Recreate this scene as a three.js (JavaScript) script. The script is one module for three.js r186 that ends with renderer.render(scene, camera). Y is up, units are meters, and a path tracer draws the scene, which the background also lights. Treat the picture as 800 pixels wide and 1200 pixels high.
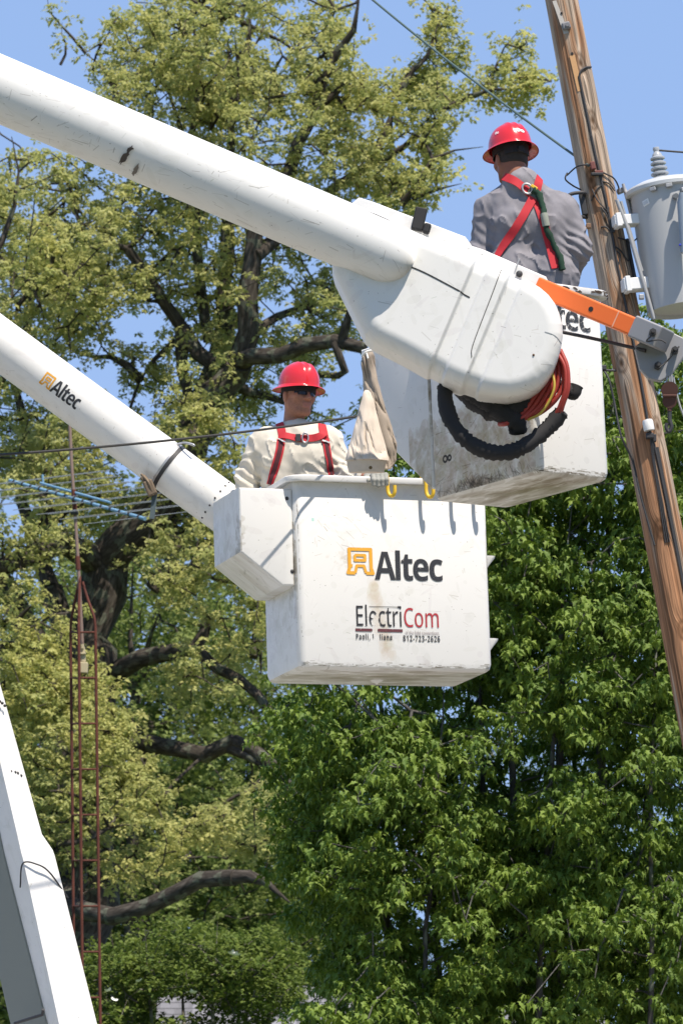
import * as THREE from 'three';
import { mergeGeometries, mergeVertices, toCreasedNormals } from 'three/addons/utils/BufferGeometryUtils.js';
import { RoundedBoxGeometry } from 'three/addons/geometries/RoundedBoxGeometry.js';

// ---------------------------------------------------------------- camera, sky, sun, exposure
const scene = new THREE.Scene();
const FOCAL = 5475, PITCH = THREE.MathUtils.degToRad(10.5), EYE = 1.6;      // photograph: 800 x 1200 pixels, telephoto from the ground
const camera = new THREE.PerspectiveCamera(2 * Math.atan(600 / FOCAL) * 180 / Math.PI, 682 / 1024, 0.5, 3000);
camera.position.set(0, EYE, 0);
camera.rotation.x = PITCH;
camera.focus = 25; camera.userData.fStop = 11;
const SUN = new THREE.Vector3(0.25, 0.89, 0.38).normalize();
{ // clear spring sky: paler to the horizon, a little brighter round the sun
  const W = 512, H = 256, data = new Float32Array(W * H * 4), d = new THREE.Vector3();
  for (let j = 0; j < H; j++) for (let i = 0; i < W; i++) {
    const el = ((j + 0.5) / H - 0.5) * Math.PI, az = ((i + 0.5) / W - 0.5) * 2 * Math.PI;
    d.set(Math.cos(el) * Math.cos(az), Math.sin(el), Math.cos(el) * Math.sin(az));
    const y = Math.max(0, d.y), t = Math.pow(y, 0.9), g = Math.max(0, d.dot(SUN));
    const glow = 0.10 * Math.pow(g, 6) + 0.18 * Math.pow(g, 40);
    const c = [0.29 - 0.225 * t, 0.415 - 0.25 * t, 0.665 - 0.27 * t].map((v, k) => v + glow * [1, 0.95, 0.85][k]);
    data.set([...c, 1], (j * W + i) * 4);
  }
  const sky = new THREE.DataTexture(data, W, H, THREE.RGBAFormat, THREE.FloatType);
  sky.mapping = THREE.EquirectangularReflectionMapping; sky.magFilter = sky.minFilter = THREE.LinearFilter; sky.needsUpdate = true;
  scene.background = sky; scene.environment = sky;
}
const sun = new THREE.DirectionalLight(0xfff4e6, 4.7);
sun.position.copy(SUN).multiplyScalar(80).add(new THREE.Vector3(0, 5, -30)); sun.target.position.set(0, 5, -30);
sun.castShadow = true; sun.shadow.mapSize.set(4096, 4096);
Object.assign(sun.shadow.camera, { left: -40, right: 40, top: 60, bottom: -60, near: 1, far: 220 });
scene.add(sun, sun.target);
const renderer = new THREE.WebGLRenderer({ antialias: true });
renderer.toneMapping = THREE.LinearToneMapping; renderer.toneMappingExposure = 1.5; renderer.shadowMap.enabled = true;

// ---------------------------------------------------------------- helpers
const V = (x, y, z) => new THREE.Vector3(x, y, z);
const clamp = THREE.MathUtils.clamp, lerp = THREE.MathUtils.lerp, sstep = (a, b, x) => { const t = clamp((x - a) / (b - a), 0, 1); return t * t * (3 - 2 * t); };
function rng(seed) { let a = seed >>> 0; return () => { a = (a + 0x6d2b79f5) | 0; let t = Math.imul(a ^ (a >>> 15), 1 | a); t = (t + Math.imul(t ^ (t >>> 7), 61 | t)) ^ t; return ((t ^ (t >>> 14)) >>> 0) / 4294967296; }; }
// the point seen at pixel (px, py) of the photograph that lies d metres in front of the camera (world z = -d)
function at(px, py, d) {
  const x = (px - 400) / FOCAL, y = (600 - py) / FOCAL, c = Math.cos(PITCH), s = Math.sin(PITCH);
  const zz = c - y * s, yy = y * c + s;
  return V(x / zz * d, EYE + yy / zz * d, -d);
}
const hash3 = (x, y, z, s = 0) => { let h = Math.imul(x, 374761393) ^ Math.imul(y, 668265263) ^ Math.imul(z, 2147483647 - 61) ^ Math.imul(s + 11, 974634777); h = Math.imul(h ^ (h >>> 13), 1274126177); h ^= h >>> 16; return (h >>> 0) / 4294967296; };
function noise3(x, y, z, s = 0, per = 0) {
  const xi = Math.floor(x), yi = Math.floor(y), zi = Math.floor(z), fx = x - xi, fy = y - yi, fz = z - zi;
  const u = fx * fx * (3 - 2 * fx), v = fy * fy * (3 - 2 * fy), w = fz * fz * (3 - 2 * fz), m = (n) => per ? ((n % per) + per) % per : n;
  let r = 0;
  for (let i = 0; i < 8; i++) { const a = i & 1, b = (i >> 1) & 1, c = i >> 2; r += (a ? u : 1 - u) * (b ? v : 1 - v) * (c ? w : 1 - w) * hash3(m(xi + a), m(yi + b), zi + c, s); }
  return r;
}
const fbm = (x, y, z, o = 4, s = 0, per = 0) => { let a = 0.5, r = 0, n = 0; for (let i = 0; i < o; i++) { r += a * noise3(x, y, z, s + i, per); n += a; a *= 0.5; x *= 2; y *= 2; z *= 2; per *= 2; } return r / n; };
const taken = {};
const numbered = (name) => { const n = taken[name] = (taken[name] ?? -1) + 1; return n ? name + '_' + String(n).padStart(3, '0') : name; };
function tag(o, label, category, group) { o.userData = { label, category }; if (group) o.userData.group = group; return o; }
function thing(name, label, category, pos = V(0, 0, 0), group) { const g = new THREE.Group(); g.name = numbered(name); g.position.copy(pos); scene.add(g); return tag(g, label, category, group); }
function mesh(name, geo, mat, parent) {
  const g = Array.isArray(geo) ? merge(geo) : geo, m = new THREE.Mesh(g, mat);
  m.castShadow = m.receiveShadow = true; m.name = parent ? name : numbered(name);
  if (parent) { m.position.sub(parent.userData.shift ?? V(0, 0, 0)); parent.add(m); } else scene.add(m);
  return m;
}
function merge(list) {
  const l = list.map((g) => { const h = g.index ? g.toNonIndexed() : g.clone(); for (const k of Object.keys(h.attributes)) if (!['position', 'normal', 'uv'].includes(k)) h.deleteAttribute(k);
    if (!h.attributes.normal) h.computeVertexNormals();
    if (!h.attributes.uv) h.setAttribute('uv', new THREE.BufferAttribute(new Float32Array(h.attributes.position.count * 2), 2)); return h; });
  return l.length === 1 ? l[0] : mergeGeometries(l);
}
// parts may be written in world coordinates: rel(group, geometry) moves a world-space geometry into the group's frame
const rel = (g, geo) => { g.updateMatrixWorld(true); return geo.applyMatrix4(g.matrixWorld.clone().invert()); };
function std(color, roughness = 0.7, extra = {}) { const c = Array.isArray(color) ? new THREE.Color().setRGB(...color) : new THREE.Color(color); return new THREE.MeshPhysicalMaterial({ color: c, roughness, ...extra }); }
function dataTex(n, m, fn, srgb = true) {
  const d = new Uint8Array(n * m * 4);
  for (let j = 0; j < m; j++) for (let i = 0; i < n; i++) { const c = fn(i / n, j / m, i, j); const k = (j * n + i) * 4; for (let q = 0; q < 3; q++) d[k + q] = clamp((Array.isArray(c) ? c[q] : c) * 255, 0, 255); d[k + 3] = 255; }
  const t = new THREE.DataTexture(d, n, m); t.wrapS = t.wrapT = THREE.RepeatWrapping; t.magFilter = THREE.LinearFilter; t.minFilter = THREE.LinearMipmapLinearFilter; if (srgb) t.colorSpace = THREE.SRGBColorSpace; t.needsUpdate = true; return t;
}
function canvasTex(w, h, draw, srgb = true) { const c = document.createElement('canvas'); c.width = w; c.height = h; const x = c.getContext('2d'); draw(x, w, h); const t = new THREE.CanvasTexture(c); t.wrapS = t.wrapT = THREE.RepeatWrapping; if (srgb) t.colorSpace = THREE.SRGBColorSpace; t.anisotropy = 8; return t; }
// a tapered tube through points; radii one per point; uv in metres
function tube(points, radii, sides = 8, closed = true, wob = 0, seed = 0) {
  const n = points.length, pos = [], nor = [], uv = [], idx = [];
  const T = points.map((p, i) => points[Math.min(n - 1, i + 1)].clone().sub(points[Math.max(0, i - 1)]).normalize());
  let N = Math.abs(T[0].y) < 0.9 ? V(0, 1, 0) : V(1, 0, 0); let len = 0;
  for (let i = 0; i < n; i++) {
    N = N.clone().sub(T[i].clone().multiplyScalar(N.dot(T[i]))).normalize(); const B = T[i].clone().cross(N);
    if (i) len += points[i].distanceTo(points[i - 1]);
    const r = Array.isArray(radii) ? radii[i] : radii;
    for (let k = 0; k <= sides; k++) {
      const a = (k % sides) / sides * Math.PI * 2, q = wob ? r * (1 + wob * (fbm(Math.cos(a) * 1.3 + len * 1.5 / Math.max(.15, r * 6), Math.sin(a) * 1.3, seed, 3) - 0.5) * 2) : r;
      const dx = N.x * Math.cos(a) + B.x * Math.sin(a), dy = N.y * Math.cos(a) + B.y * Math.sin(a), dz = N.z * Math.cos(a) + B.z * Math.sin(a);
      pos.push(points[i].x + dx * q, points[i].y + dy * q, points[i].z + dz * q); nor.push(dx, dy, dz); uv.push(k / sides * 6.283 * r, len);
      if (i < n - 1 && k < sides) { const a0 = i * (sides + 1) + k, b0 = a0 + sides + 1; idx.push(a0, a0 + 1, b0, b0, a0 + 1, b0 + 1); }
    }
  }
  if (closed) for (const [i, s] of [[0, -1], [n - 1, 1]]) {
    const c = pos.length / 3; pos.push(points[i].x, points[i].y, points[i].z); nor.push(T[i].x * s, T[i].y * s, T[i].z * s); uv.push(0, 0);
    for (let k = 0; k < sides; k++) { const o = i * (sides + 1); for (const q of [k, k + 1]) { pos.push(pos[(o + q) * 3], pos[(o + q) * 3 + 1], pos[(o + q) * 3 + 2]); nor.push(T[i].x * s, T[i].y * s, T[i].z * s); uv.push(0, 0); }
      const e = pos.length / 3; if (s < 0) idx.push(c, e - 1, e - 2); else idx.push(c, e - 2, e - 1); }
  }
  const g = new THREE.BufferGeometry(); g.setAttribute('position', new THREE.Float32BufferAttribute(pos, 3)); g.setAttribute('normal', new THREE.Float32BufferAttribute(nor, 3)); g.setAttribute('uv', new THREE.Float32BufferAttribute(uv, 2)); g.setIndex(idx);
  if (wob) g.computeVertexNormals();
  return g;
}
const spline = (pts, n, tension = 0.5) => new THREE.CatmullRomCurve3(pts, false, 'catmullrom', tension).getPoints(n);
function cyl(a, b, ra, rb = ra, sides = 12) { return tube([a, b], [ra, rb], sides); }
function boxAt(c, sx, sy, sz, r = 0.01, rot) { const g = new RoundedBoxGeometry(sx, sy, sz, 2, r); if (rot) g.applyMatrix4(new THREE.Matrix4().makeRotationFromEuler(new THREE.Euler(...rot))); return g.translate(c.x, c.y, c.z); }
// prism between two points with a frame: x along, y up hint
function beam(a, b, h, w, up = V(0, 1, 0), r = 0.008) {
  const X = b.clone().sub(a), L = X.length(); X.normalize(); const Z = X.clone().cross(up).normalize(), Y = Z.clone().cross(X);
  return new RoundedBoxGeometry(L, h, w, 2, r).applyMatrix4(new THREE.Matrix4().makeBasis(X, Y, Z).setPosition(a.clone().add(b).multiplyScalar(0.5)));
}
// loft through rings of equally many points, uv in metres; creased normals
function loft(rings, { capA = true, capB = true, crease = 0.6 } = {}) {
  const pos = [], uv = [], m = rings[0].length; let v = 0;
  const per = [0]; for (let k = 1; k <= m; k++) per[k] = per[k - 1] + rings[0][k % m].distanceTo(rings[0][k - 1]);
  const put = (p, a, b) => { pos.push(p.x, p.y, p.z); uv.push(a, b); };
  for (let i = 0; i < rings.length - 1; i++) {
    const A = rings[i], B = rings[i + 1], dv = A[0].distanceTo(B[0]);
    for (let k = 0; k < m; k++) { const q = (k + 1) % m; put(A[k], per[k], v); put(A[q], per[k + 1], v); put(B[k], per[k], v + dv); put(B[k], per[k], v + dv); put(A[q], per[k + 1], v); put(B[q], per[k + 1], v + dv); }
    v += dv;
  }
  for (const [R, on, flip] of [[rings[0], capA, 1], [rings.at(-1), capB, 0]]) if (on) {
    const c = R.reduce((s, p) => s.add(p), V(0, 0, 0)).divideScalar(m);
    for (let k = 0; k < m; k++) { const a = R[k], b = R[(k + 1) % m]; put(c, c.x, c.z); if (flip) { put(b, b.x, b.z); put(a, a.x, a.z); } else { put(a, a.x, a.z); put(b, b.x, b.z); } }
  }
  const g = new THREE.BufferGeometry(); g.setAttribute('position', new THREE.Float32BufferAttribute(pos, 3)); g.setAttribute('uv', new THREE.Float32BufferAttribute(uv, 2));
  return toCreasedNormals(g, crease);
}
function rrect(w, d, r, y, n = 6, cx = 0, cz = 0) { // rounded rectangle ring in the xz plane, counter-clockwise seen from below
  const out = [];
  for (const [sx, sz, a0] of [[1, 1, 0], [-1, 1, 1], [-1, -1, 2], [1, -1, 3]]) for (let k = 0; k <= n; k++) { const a = (a0 + k / n) * Math.PI / 2; out.push(V(cx + sx * (w / 2 - r) + r * Math.cos(a), y, cz + sz * (d / 2 - r) + r * Math.sin(a))); }
  return out.reverse();
}
// signed distance pieces and a surface-nets mesher
const sdCap = (p, a, b, ra, rb) => { const bx = b.x - a.x, by = b.y - a.y, bz = b.z - a.z, px = p.x - a.x, py = p.y - a.y, pz = p.z - a.z, h = clamp((px * bx + py * by + pz * bz) / (bx * bx + by * by + bz * bz + 1e-9), 0, 1); return Math.hypot(px - bx * h, py - by * h, pz - bz * h) - (ra + (rb - ra) * h); };
const sdEll = (p, c, r) => { const x = (p.x - c.x) / r.x, y = (p.y - c.y) / r.y, z = (p.z - c.z) / r.z, k = Math.hypot(x, y, z), q = Math.hypot(x / r.x, y / r.y, z / r.z); return q < 1e-6 ? -Math.min(r.x, r.y, r.z) : k * (k - 1) / q; };
const smin = (a, b, k) => { const h = clamp(0.5 + 0.5 * (b - a) / k, 0, 1); return b + (a - b) * h - k * h * (1 - h); };
function isoMesh(f, lo, hi, cell) {
  const nx = Math.ceil((hi.x - lo.x) / cell) + 1, ny = Math.ceil((hi.y - lo.y) / cell) + 1, nz = Math.ceil((hi.z - lo.z) / cell) + 1, val = new Float32Array(nx * ny * nz), p = V(0, 0, 0);
  const I = (i, j, k) => (k * ny + j) * nx + i;
  for (let k = 0; k < nz; k++) for (let j = 0; j < ny; j++) for (let i = 0; i < nx; i++) val[I(i, j, k)] = f(p.set(lo.x + i * cell, lo.y + j * cell, lo.z + k * cell));
  const at_ = new Int32Array(nx * ny * nz).fill(-1), pos = [], idx = [];
  for (let k = 0; k < nz - 1; k++) for (let j = 0; j < ny - 1; j++) for (let i = 0; i < nx - 1; i++) {
    let n = 0, sx = 0, sy = 0, sz = 0;
    const v = []; for (let q = 0; q < 8; q++) v[q] = val[I(i + (q & 1), j + ((q >> 1) & 1), k + (q >> 2))];
    for (const [a, b] of EDGES) if ((v[a] < 0) !== (v[b] < 0)) { const t = v[a] / (v[a] - v[b]); n++; sx += (a & 1) + t * ((b & 1) - (a & 1)); sy += ((a >> 1) & 1) + t * (((b >> 1) & 1) - ((a >> 1) & 1)); sz += (a >> 2) + t * ((b >> 2) - (a >> 2)); }
    if (n) { at_[I(i, j, k)] = pos.length / 3; pos.push(lo.x + (i + sx / n) * cell, lo.y + (j + sy / n) * cell, lo.z + (k + sz / n) * cell); }
  }
  for (let k = 1; k < nz - 1; k++) for (let j = 1; j < ny - 1; j++) for (let i = 1; i < nx - 1; i++) {
    const a = val[I(i, j, k)] < 0;
    const quad = (A, B, C, D, flip) => { if (A < 0 || B < 0 || C < 0 || D < 0) return; flip ? idx.push(A, C, B, A, D, C) : idx.push(A, B, C, A, C, D); };
    if (a !== val[I(i + 1, j, k)] < 0) quad(at_[I(i, j - 1, k - 1)], at_[I(i, j, k - 1)], at_[I(i, j, k)], at_[I(i, j - 1, k)], !a);
    if (a !== val[I(i, j + 1, k)] < 0) quad(at_[I(i - 1, j, k - 1)], at_[I(i - 1, j, k)], at_[I(i, j, k)], at_[I(i, j, k - 1)], !a);
    if (a !== val[I(i, j, k + 1)] < 0) quad(at_[I(i - 1, j - 1, k)], at_[I(i, j - 1, k)], at_[I(i, j, k)], at_[I(i - 1, j, k)], !a);
  }
  const nor = new Float32Array(pos.length), uv = new Float32Array(pos.length / 3 * 2), e = cell * 0.35;
  for (let i = 0; i < pos.length; i += 3) {
    const [x, y, z] = [pos[i], pos[i + 1], pos[i + 2]], q = (a, b, c) => f(p.set(a, b, c));
    const gx = q(x + e, y, z) - q(x - e, y, z), gy = q(x, y + e, z) - q(x, y - e, z), gz = q(x, y, z + e) - q(x, y, z - e), l = Math.hypot(gx, gy, gz) || 1;
    nor[i] = gx / l; nor[i + 1] = gy / l; nor[i + 2] = gz / l; uv[i / 3 * 2] = x + z * 0.37; uv[i / 3 * 2 + 1] = y + z * 0.21;
  }
  const g = new THREE.BufferGeometry(); g.setAttribute('position', new THREE.Float32BufferAttribute(pos, 3)); g.setAttribute('normal', new THREE.BufferAttribute(nor, 3)); g.setAttribute('uv', new THREE.BufferAttribute(uv, 2)); g.setIndex(idx);
  return g;
}
const EDGES = [[0, 1], [2, 3], [4, 5], [6, 7], [0, 2], [1, 3], [4, 6], [5, 7], [0, 4], [1, 5], [2, 6], [3, 7]];
// walk from zStart towards -z until the surface of f is met
function hitZ(f, x, y, zStart, reach = 1) { const p = V(x, y, zStart); for (let i = 0; i < 160; i++) { const d = f(p); if (d < 0.0008) return p.z; p.z -= Math.max(0.0012, d * 0.7); if (zStart - p.z > reach) break; } return null; }
// a flat webbing strap laid along points with outward normals
function strap(points, normals, width, thick = 0.004) {
  const n = points.length, rings = [];
  for (let i = 0; i < n; i++) { const T = points[Math.min(n - 1, i + 1)].clone().sub(points[Math.max(0, i - 1)]).normalize(), S = T.clone().cross(normals[i]).normalize().multiplyScalar(width / 2), N = normals[i].clone().multiplyScalar(thick);
    rings.push([points[i].clone().add(S).add(N), points[i].clone().sub(S).add(N), points[i].clone().sub(S), points[i].clone().add(S)]); }
  return loft(rings, { crease: 0.5 });
}

// ---------------------------------------------------------------- ground
{
  const t = dataTex(256, 256, (u, v) => { const n = fbm(u * 8, v * 8, 0, 4, 3, 8), m = fbm(u * 32, v * 32, 2, 3, 9, 32); return [0.18 + 0.12 * n + 0.06 * m, 0.24 + 0.14 * n + 0.07 * m, 0.09 + 0.05 * n]; });
  t.repeat.set(0.12, 0.12);
  const g = new THREE.PlaneGeometry(3000, 3000, 1, 1).rotateX(-Math.PI / 2); const uv = g.attributes.uv; for (let i = 0; i < uv.count; i++) uv.setXY(i, uv.getX(i) * 3000, uv.getY(i) * 3000);
  const m = mesh('ground', g, std([1, 1, 1], 0.95, { map: t })); m.userData = { kind: 'structure' };
  const ta = dataTex(256, 256, (u, v) => { const n = fbm(u * 64, v * 64, 0, 3, 3, 64), q = fbm(u * 6, v * 6, 4, 3, 5, 6); const k = .37 + .15 * n + .08 * q; return [k, k * .945, k * .86]; }); ta.repeat.set(.25, .25);
  const r = new THREE.PlaneGeometry(400, 26).rotateX(-Math.PI / 2).translate(0, .004, -24), ru = r.attributes.uv; for (let i = 0; i < ru.count; i++) ru.setXY(i, ru.getX(i) * 400, ru.getY(i) * 26);
  mesh('road', r, std([1, 1, 1], .95, { map: ta })).userData = { kind: 'structure' };
}

// ---------------------------------------------------------------- trees
const barkTex = (a, b, seed) => { const t = dataTex(256, 512, (u, v) => { const n = fbm(u * 14, v * 5, seed, 4, 5), k = Math.pow(Math.abs(fbm(u * 18, v * 6, seed + 4, 3, 8) - 0.5) * 2, 0.7), q = clamp(0.25 + 0.5 * n + 0.7 * k - 0.25, 0, 1), l = fbm(u * 5, v * 5, seed + 9, 3, 2) > 0.6 ? 0.12 : 0; return a.map((x, i) => lerp(x, b[i], q) + l * [0.8, 1, 0.8][i]); }); return t; };
const bark = (a, b, seed) => { const map = barkTex(a, b, seed); map.repeat.set(1.4, 1.1); return std([1, 1, 1], 0.95, { map, bumpMap: map, bumpScale: 0.03, specularIntensity: 0.2 }); };
let PETAL;
const barkOak = bark([0.15, 0.135, 0.12], [0.40, 0.375, 0.345], 3), barkPale = bark([0.26, 0.24, 0.22], [0.56, 0.53, 0.50], 6), barkMaple = bark([0.22, 0.21, 0.20], [0.46, 0.45, 0.44], 8);
// one leaf: a folded, drooping blade along +z, drawn as a fan of outline points [along, half width]
function leafGeo(outline, len, wid, droop, fold) {
  const pos = [], P = (t, w) => V(w * wid, -droop * t * t * len + fold * Math.abs(w) * wid, t * len);
  for (const s of [-1, 1]) for (let i = 0; i < outline.length - 1; i++) {
    const [t0, w0] = outline[i], [t1, w1] = outline[i + 1], a = P(t0, 0), b = P(t1, 0), c = P(t0, s * w0), d = P(t1, s * w1), tri = (x, y, z) => { for (const q of s > 0 ? [x, y, z] : [x, z, y]) pos.push(q.x, q.y, q.z); };
    if (w0 > 0) tri(a, c, b); if (w1 > 0) tri(b, w0 > 0 ? c : a, d);
  }
  const g = new THREE.BufferGeometry(); g.setAttribute('position', new THREE.Float32BufferAttribute(pos, 3)); g.computeVertexNormals(); return g;
}
function tuft(seed, n, outline, len, wid, { up = 0.3, spread = 0.35, droop = 0.5, fold = 0.3, vary = 0.35 } = {}) {
  const R = rng(seed), list = [];
  for (let i = 0; i < n; i++) {
    const l = len * (1 - vary * R()), g = leafGeo(outline, l, wid * l / len, droop * (0.5 + R()), fold);
    g.rotateZ((R() - 0.5) * 1.2); g.rotateX(-(up + (R() - 0.5) * 0.9)); g.translate(0, 0, 0.012); g.rotateY(i / n * 6.283 + R() * 1.2);
    g.translate((R() - .5) * spread * len, (R() - .4) * spread * len * 1.3, (R() - .5) * spread * len); list.push(g);
  }
  return merge(list);
}
const OAK_LEAF = [[0, 0.06], [0.25, 0.5], [0.4, 0.38], [0.62, 1], [0.78, 0.62], [1, 0]], MAPLE_LEAF = [[0, 0.1], [0.12, 0.75], [0.3, 0.45], [0.5, 1], [0.62, 0.38], [1, 0]], ROUND_LEAF = [[0, 0.1], [0.35, 0.9], [0.65, 0.85], [1, 0]];
const leafMat = (c, tr = .4) => std(c, 1, { side: THREE.DoubleSide, transmission: tr, thickness: 0, specularIntensity: 0.25 });
const glossLeaf = (c) => std(c, 0.62, { side: THREE.DoubleSide, transmission: 0.42, thickness: 0, specularIntensity: 0.5 });

// limbs: [{p: [[px, py, depth]...], r0, r1}] traced in the photograph; attractors: points that the twigs reach for
function growTree(o, limbs, targets, R, { reach = 2.2, twig = 0.007, power = 2.35, keep = 1, sides = 5, wob = 0.16, step = 0.35 } = {}) {
  const nodes = [], geos = [];
  for (const L of limbs) {
    const raw = L.w ?? L.p.map((q) => at(...q)), c = new THREE.CatmullRomCurve3(raw, false, 'catmullrom', 0.5), len = c.getLength(), n = Math.max(4, Math.round(len / step)), pts = c.getSpacedPoints(n);
    pts.forEach((p, i) => { if (i > 0 && i < n) { p.x += (R() - .5) * L.r0 * 0.5; p.y += (R() - .5) * L.r0 * 0.5; p.z += (R() - .5) * L.r0 * 0.5; } });
    const rad = pts.map((_, i) => lerp(L.r0, L.r1, Math.pow(i / n, 0.9)) * (1 + 0.12 * (R() - 0.5)) * (L.r1 < .06 && i > n - 3 ? (n - i + .6) / 3.2 : 1));
    geos.push(tube(pts, rad, Math.max(6, Math.min(30, Math.round(6 + L.r0 * 50))), true, wob, R() * 50));
    pts.forEach((p, i) => { if (i / n >= (L.from ?? 0.12)) nodes.push({ p, par: -1, r: rad[i], dir: pts[Math.min(n, i + 1)].clone().sub(pts[Math.max(0, i - 1)]).normalize(), limb: true, w: L.w0 ?? 0 }); });
  }
  const near = (p) => { let best = -1, bd = 1e9; for (let i = 0; i < nodes.length; i++) { const n = nodes[i], dx = n.p.x - p.x, dy = n.p.y - p.y, dz = n.p.z - p.z, d = dx * dx + dy * dy + dz * dz + (n.limb ? n.w : 0); if (d < bd) { bd = d; best = i; } } return [best, Math.sqrt(bd)]; };
  const order = targets.map((p) => ({ p, d: near(p)[1] })).sort((a, b) => a.d - b.d), tips = [];
  for (const { p } of order) {
    const [ni, d] = near(p); if (d > reach * 2.2 || d < 0.12) continue;
    const from = nodes[ni], n = Math.max(1, Math.round(d / 0.3)), lift = d * 0.13; let prev = ni;
    for (let i = 1; i <= n; i++) {
      const t = i / n, q = from.p.clone().lerp(p, t), b = Math.sin(t * Math.PI);
      q.y += b * lift * (R() * 1.2 - 0.35); q.x += b * d * 0.14 * (R() - .5); q.z += b * d * 0.14 * (R() - .5);
      nodes.push({ p: q, par: prev, r: 0, kids: 0 }); prev = nodes.length - 1;
    }
    tips.push(prev);
  }
  for (let i = nodes.length - 1; i >= 0; i--) { const n = nodes[i]; if (n.limb) continue; n.r = Math.max(twig, Math.pow(n.sum ?? 0, 1 / power)); const q = nodes[n.par]; if (!q.limb) q.sum = (q.sum ?? 0) + Math.pow(n.r, power); }
  const pos = [], nor = [], uv = [], idx = [];
  for (const n of nodes) { // each twig segment a tapered prism
    if (n.limb) continue; const q = nodes[n.par], a = q.p, b = n.p, r0 = q.limb ? Math.min(q.r, n.r * 1.3) : q.r, r1 = n.r, s = r0 > 0.03 ? 7 : r0 > 0.014 ? sides : 4;
    const T = b.clone().sub(a); const L = T.length(); T.normalize(); const N = (Math.abs(T.y) < 0.9 ? V(0, 1, 0) : V(1, 0, 0)).cross(T).normalize(), B = T.clone().cross(N), base = pos.length / 3;
    for (let e = 0; e < 2; e++) for (let k = 0; k <= s; k++) { const an = k / s * 6.2832, c = Math.cos(an), d = Math.sin(an), r = e ? r1 : r0, w = e ? b : a, x = N.x * c + B.x * d, y = N.y * c + B.y * d, z = N.z * c + B.z * d; pos.push(w.x + x * r, w.y + y * r, w.z + z * r); nor.push(x, y, z); uv.push(k / s * 6.28 * r, e * L); }
    for (let k = 0; k < s; k++) { const p0 = base + k, p1 = p0 + s + 1; idx.push(p0, p0 + 1, p1, p1, p0 + 1, p1 + 1); }
  }
  const tg = new THREE.BufferGeometry(); tg.setAttribute('position', new THREE.Float32BufferAttribute(pos, 3)); tg.setAttribute('normal', new THREE.Float32BufferAttribute(nor, 3)); tg.setAttribute('uv', new THREE.Float32BufferAttribute(uv, 2)); tg.setIndex(idx);
  return { nodes, tips, limbGeo: merge(geos), twigGeo: tg };
}
function addLeaves(parent, name, spots, geos, mat, R, { size = [0.75, 1.3], tint, tilt = 0.5 } = {}) {
  const per = geos.map(() => []), d = new THREE.Object3D(), c = new THREE.Color();
  spots.forEach((s) => per[Math.floor(R() * geos.length)].push(s));
  per.forEach((list, k) => {
    const im = new THREE.InstancedMesh(geos[k], mat, list.length); im.name = name;
    list.forEach((p, i) => { d.position.copy(p).sub(parent.position); d.rotation.set((R() - .5) * 2 * tilt, R() * 6.283, (R() - .5) * 2 * tilt); d.scale.setScalar(lerp(size[0], size[1], R())); d.updateMatrix(); im.setMatrixAt(i, d.matrix); tint(c, R, p); im.setColorAt(i, c); });
    im.castShadow = im.receiveShadow = true; im.userData = { kind: 'stuff' }; parent.add(im);
  });
}
// points inside ellipsoids given in pixels [cx, cy, rx, ry, depth, half depth, count], holes left free
function crownPoints(blobs, holes, R, shell = 0.35, freq = 0, thr = 0.5, grow = 1, back = 0) {
  const out = [];
  for (const [cx, cy, rx, ry, d, hd, n] of blobs) for (let i = 0; i < n; i++) {
    let x, y, z; do { x = R() * 2 - 1; y = R() * 2 - 1; z = R() * 2 - 1; } while (x * x + y * y + z * z > 1 || x * x + y * y + z * z < shell * R());
    const px = cx + x * rx * grow, py = cy + y * ry * grow;
    if (holes.some(([hx, hy, hr, hs]) => ((px - hx) / hr) ** 2 + ((py - hy) / hs) ** 2 < 1)) continue;
    const p = at(px, py, d + z * hd + back * hd); if (freq && fbm(p.x * freq, p.y * freq * 1.3, p.z * freq, 3, 17) < thr + (R() - .5) * .1) continue;
    out.push(p);
  }
  return out;
}
const finishTree = (o, t, mat) => { mesh('trunk', merge([t.limbGeo, t.twigGeo]).translate(-o.position.x, -o.position.y, -o.position.z), mat, o); };

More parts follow.
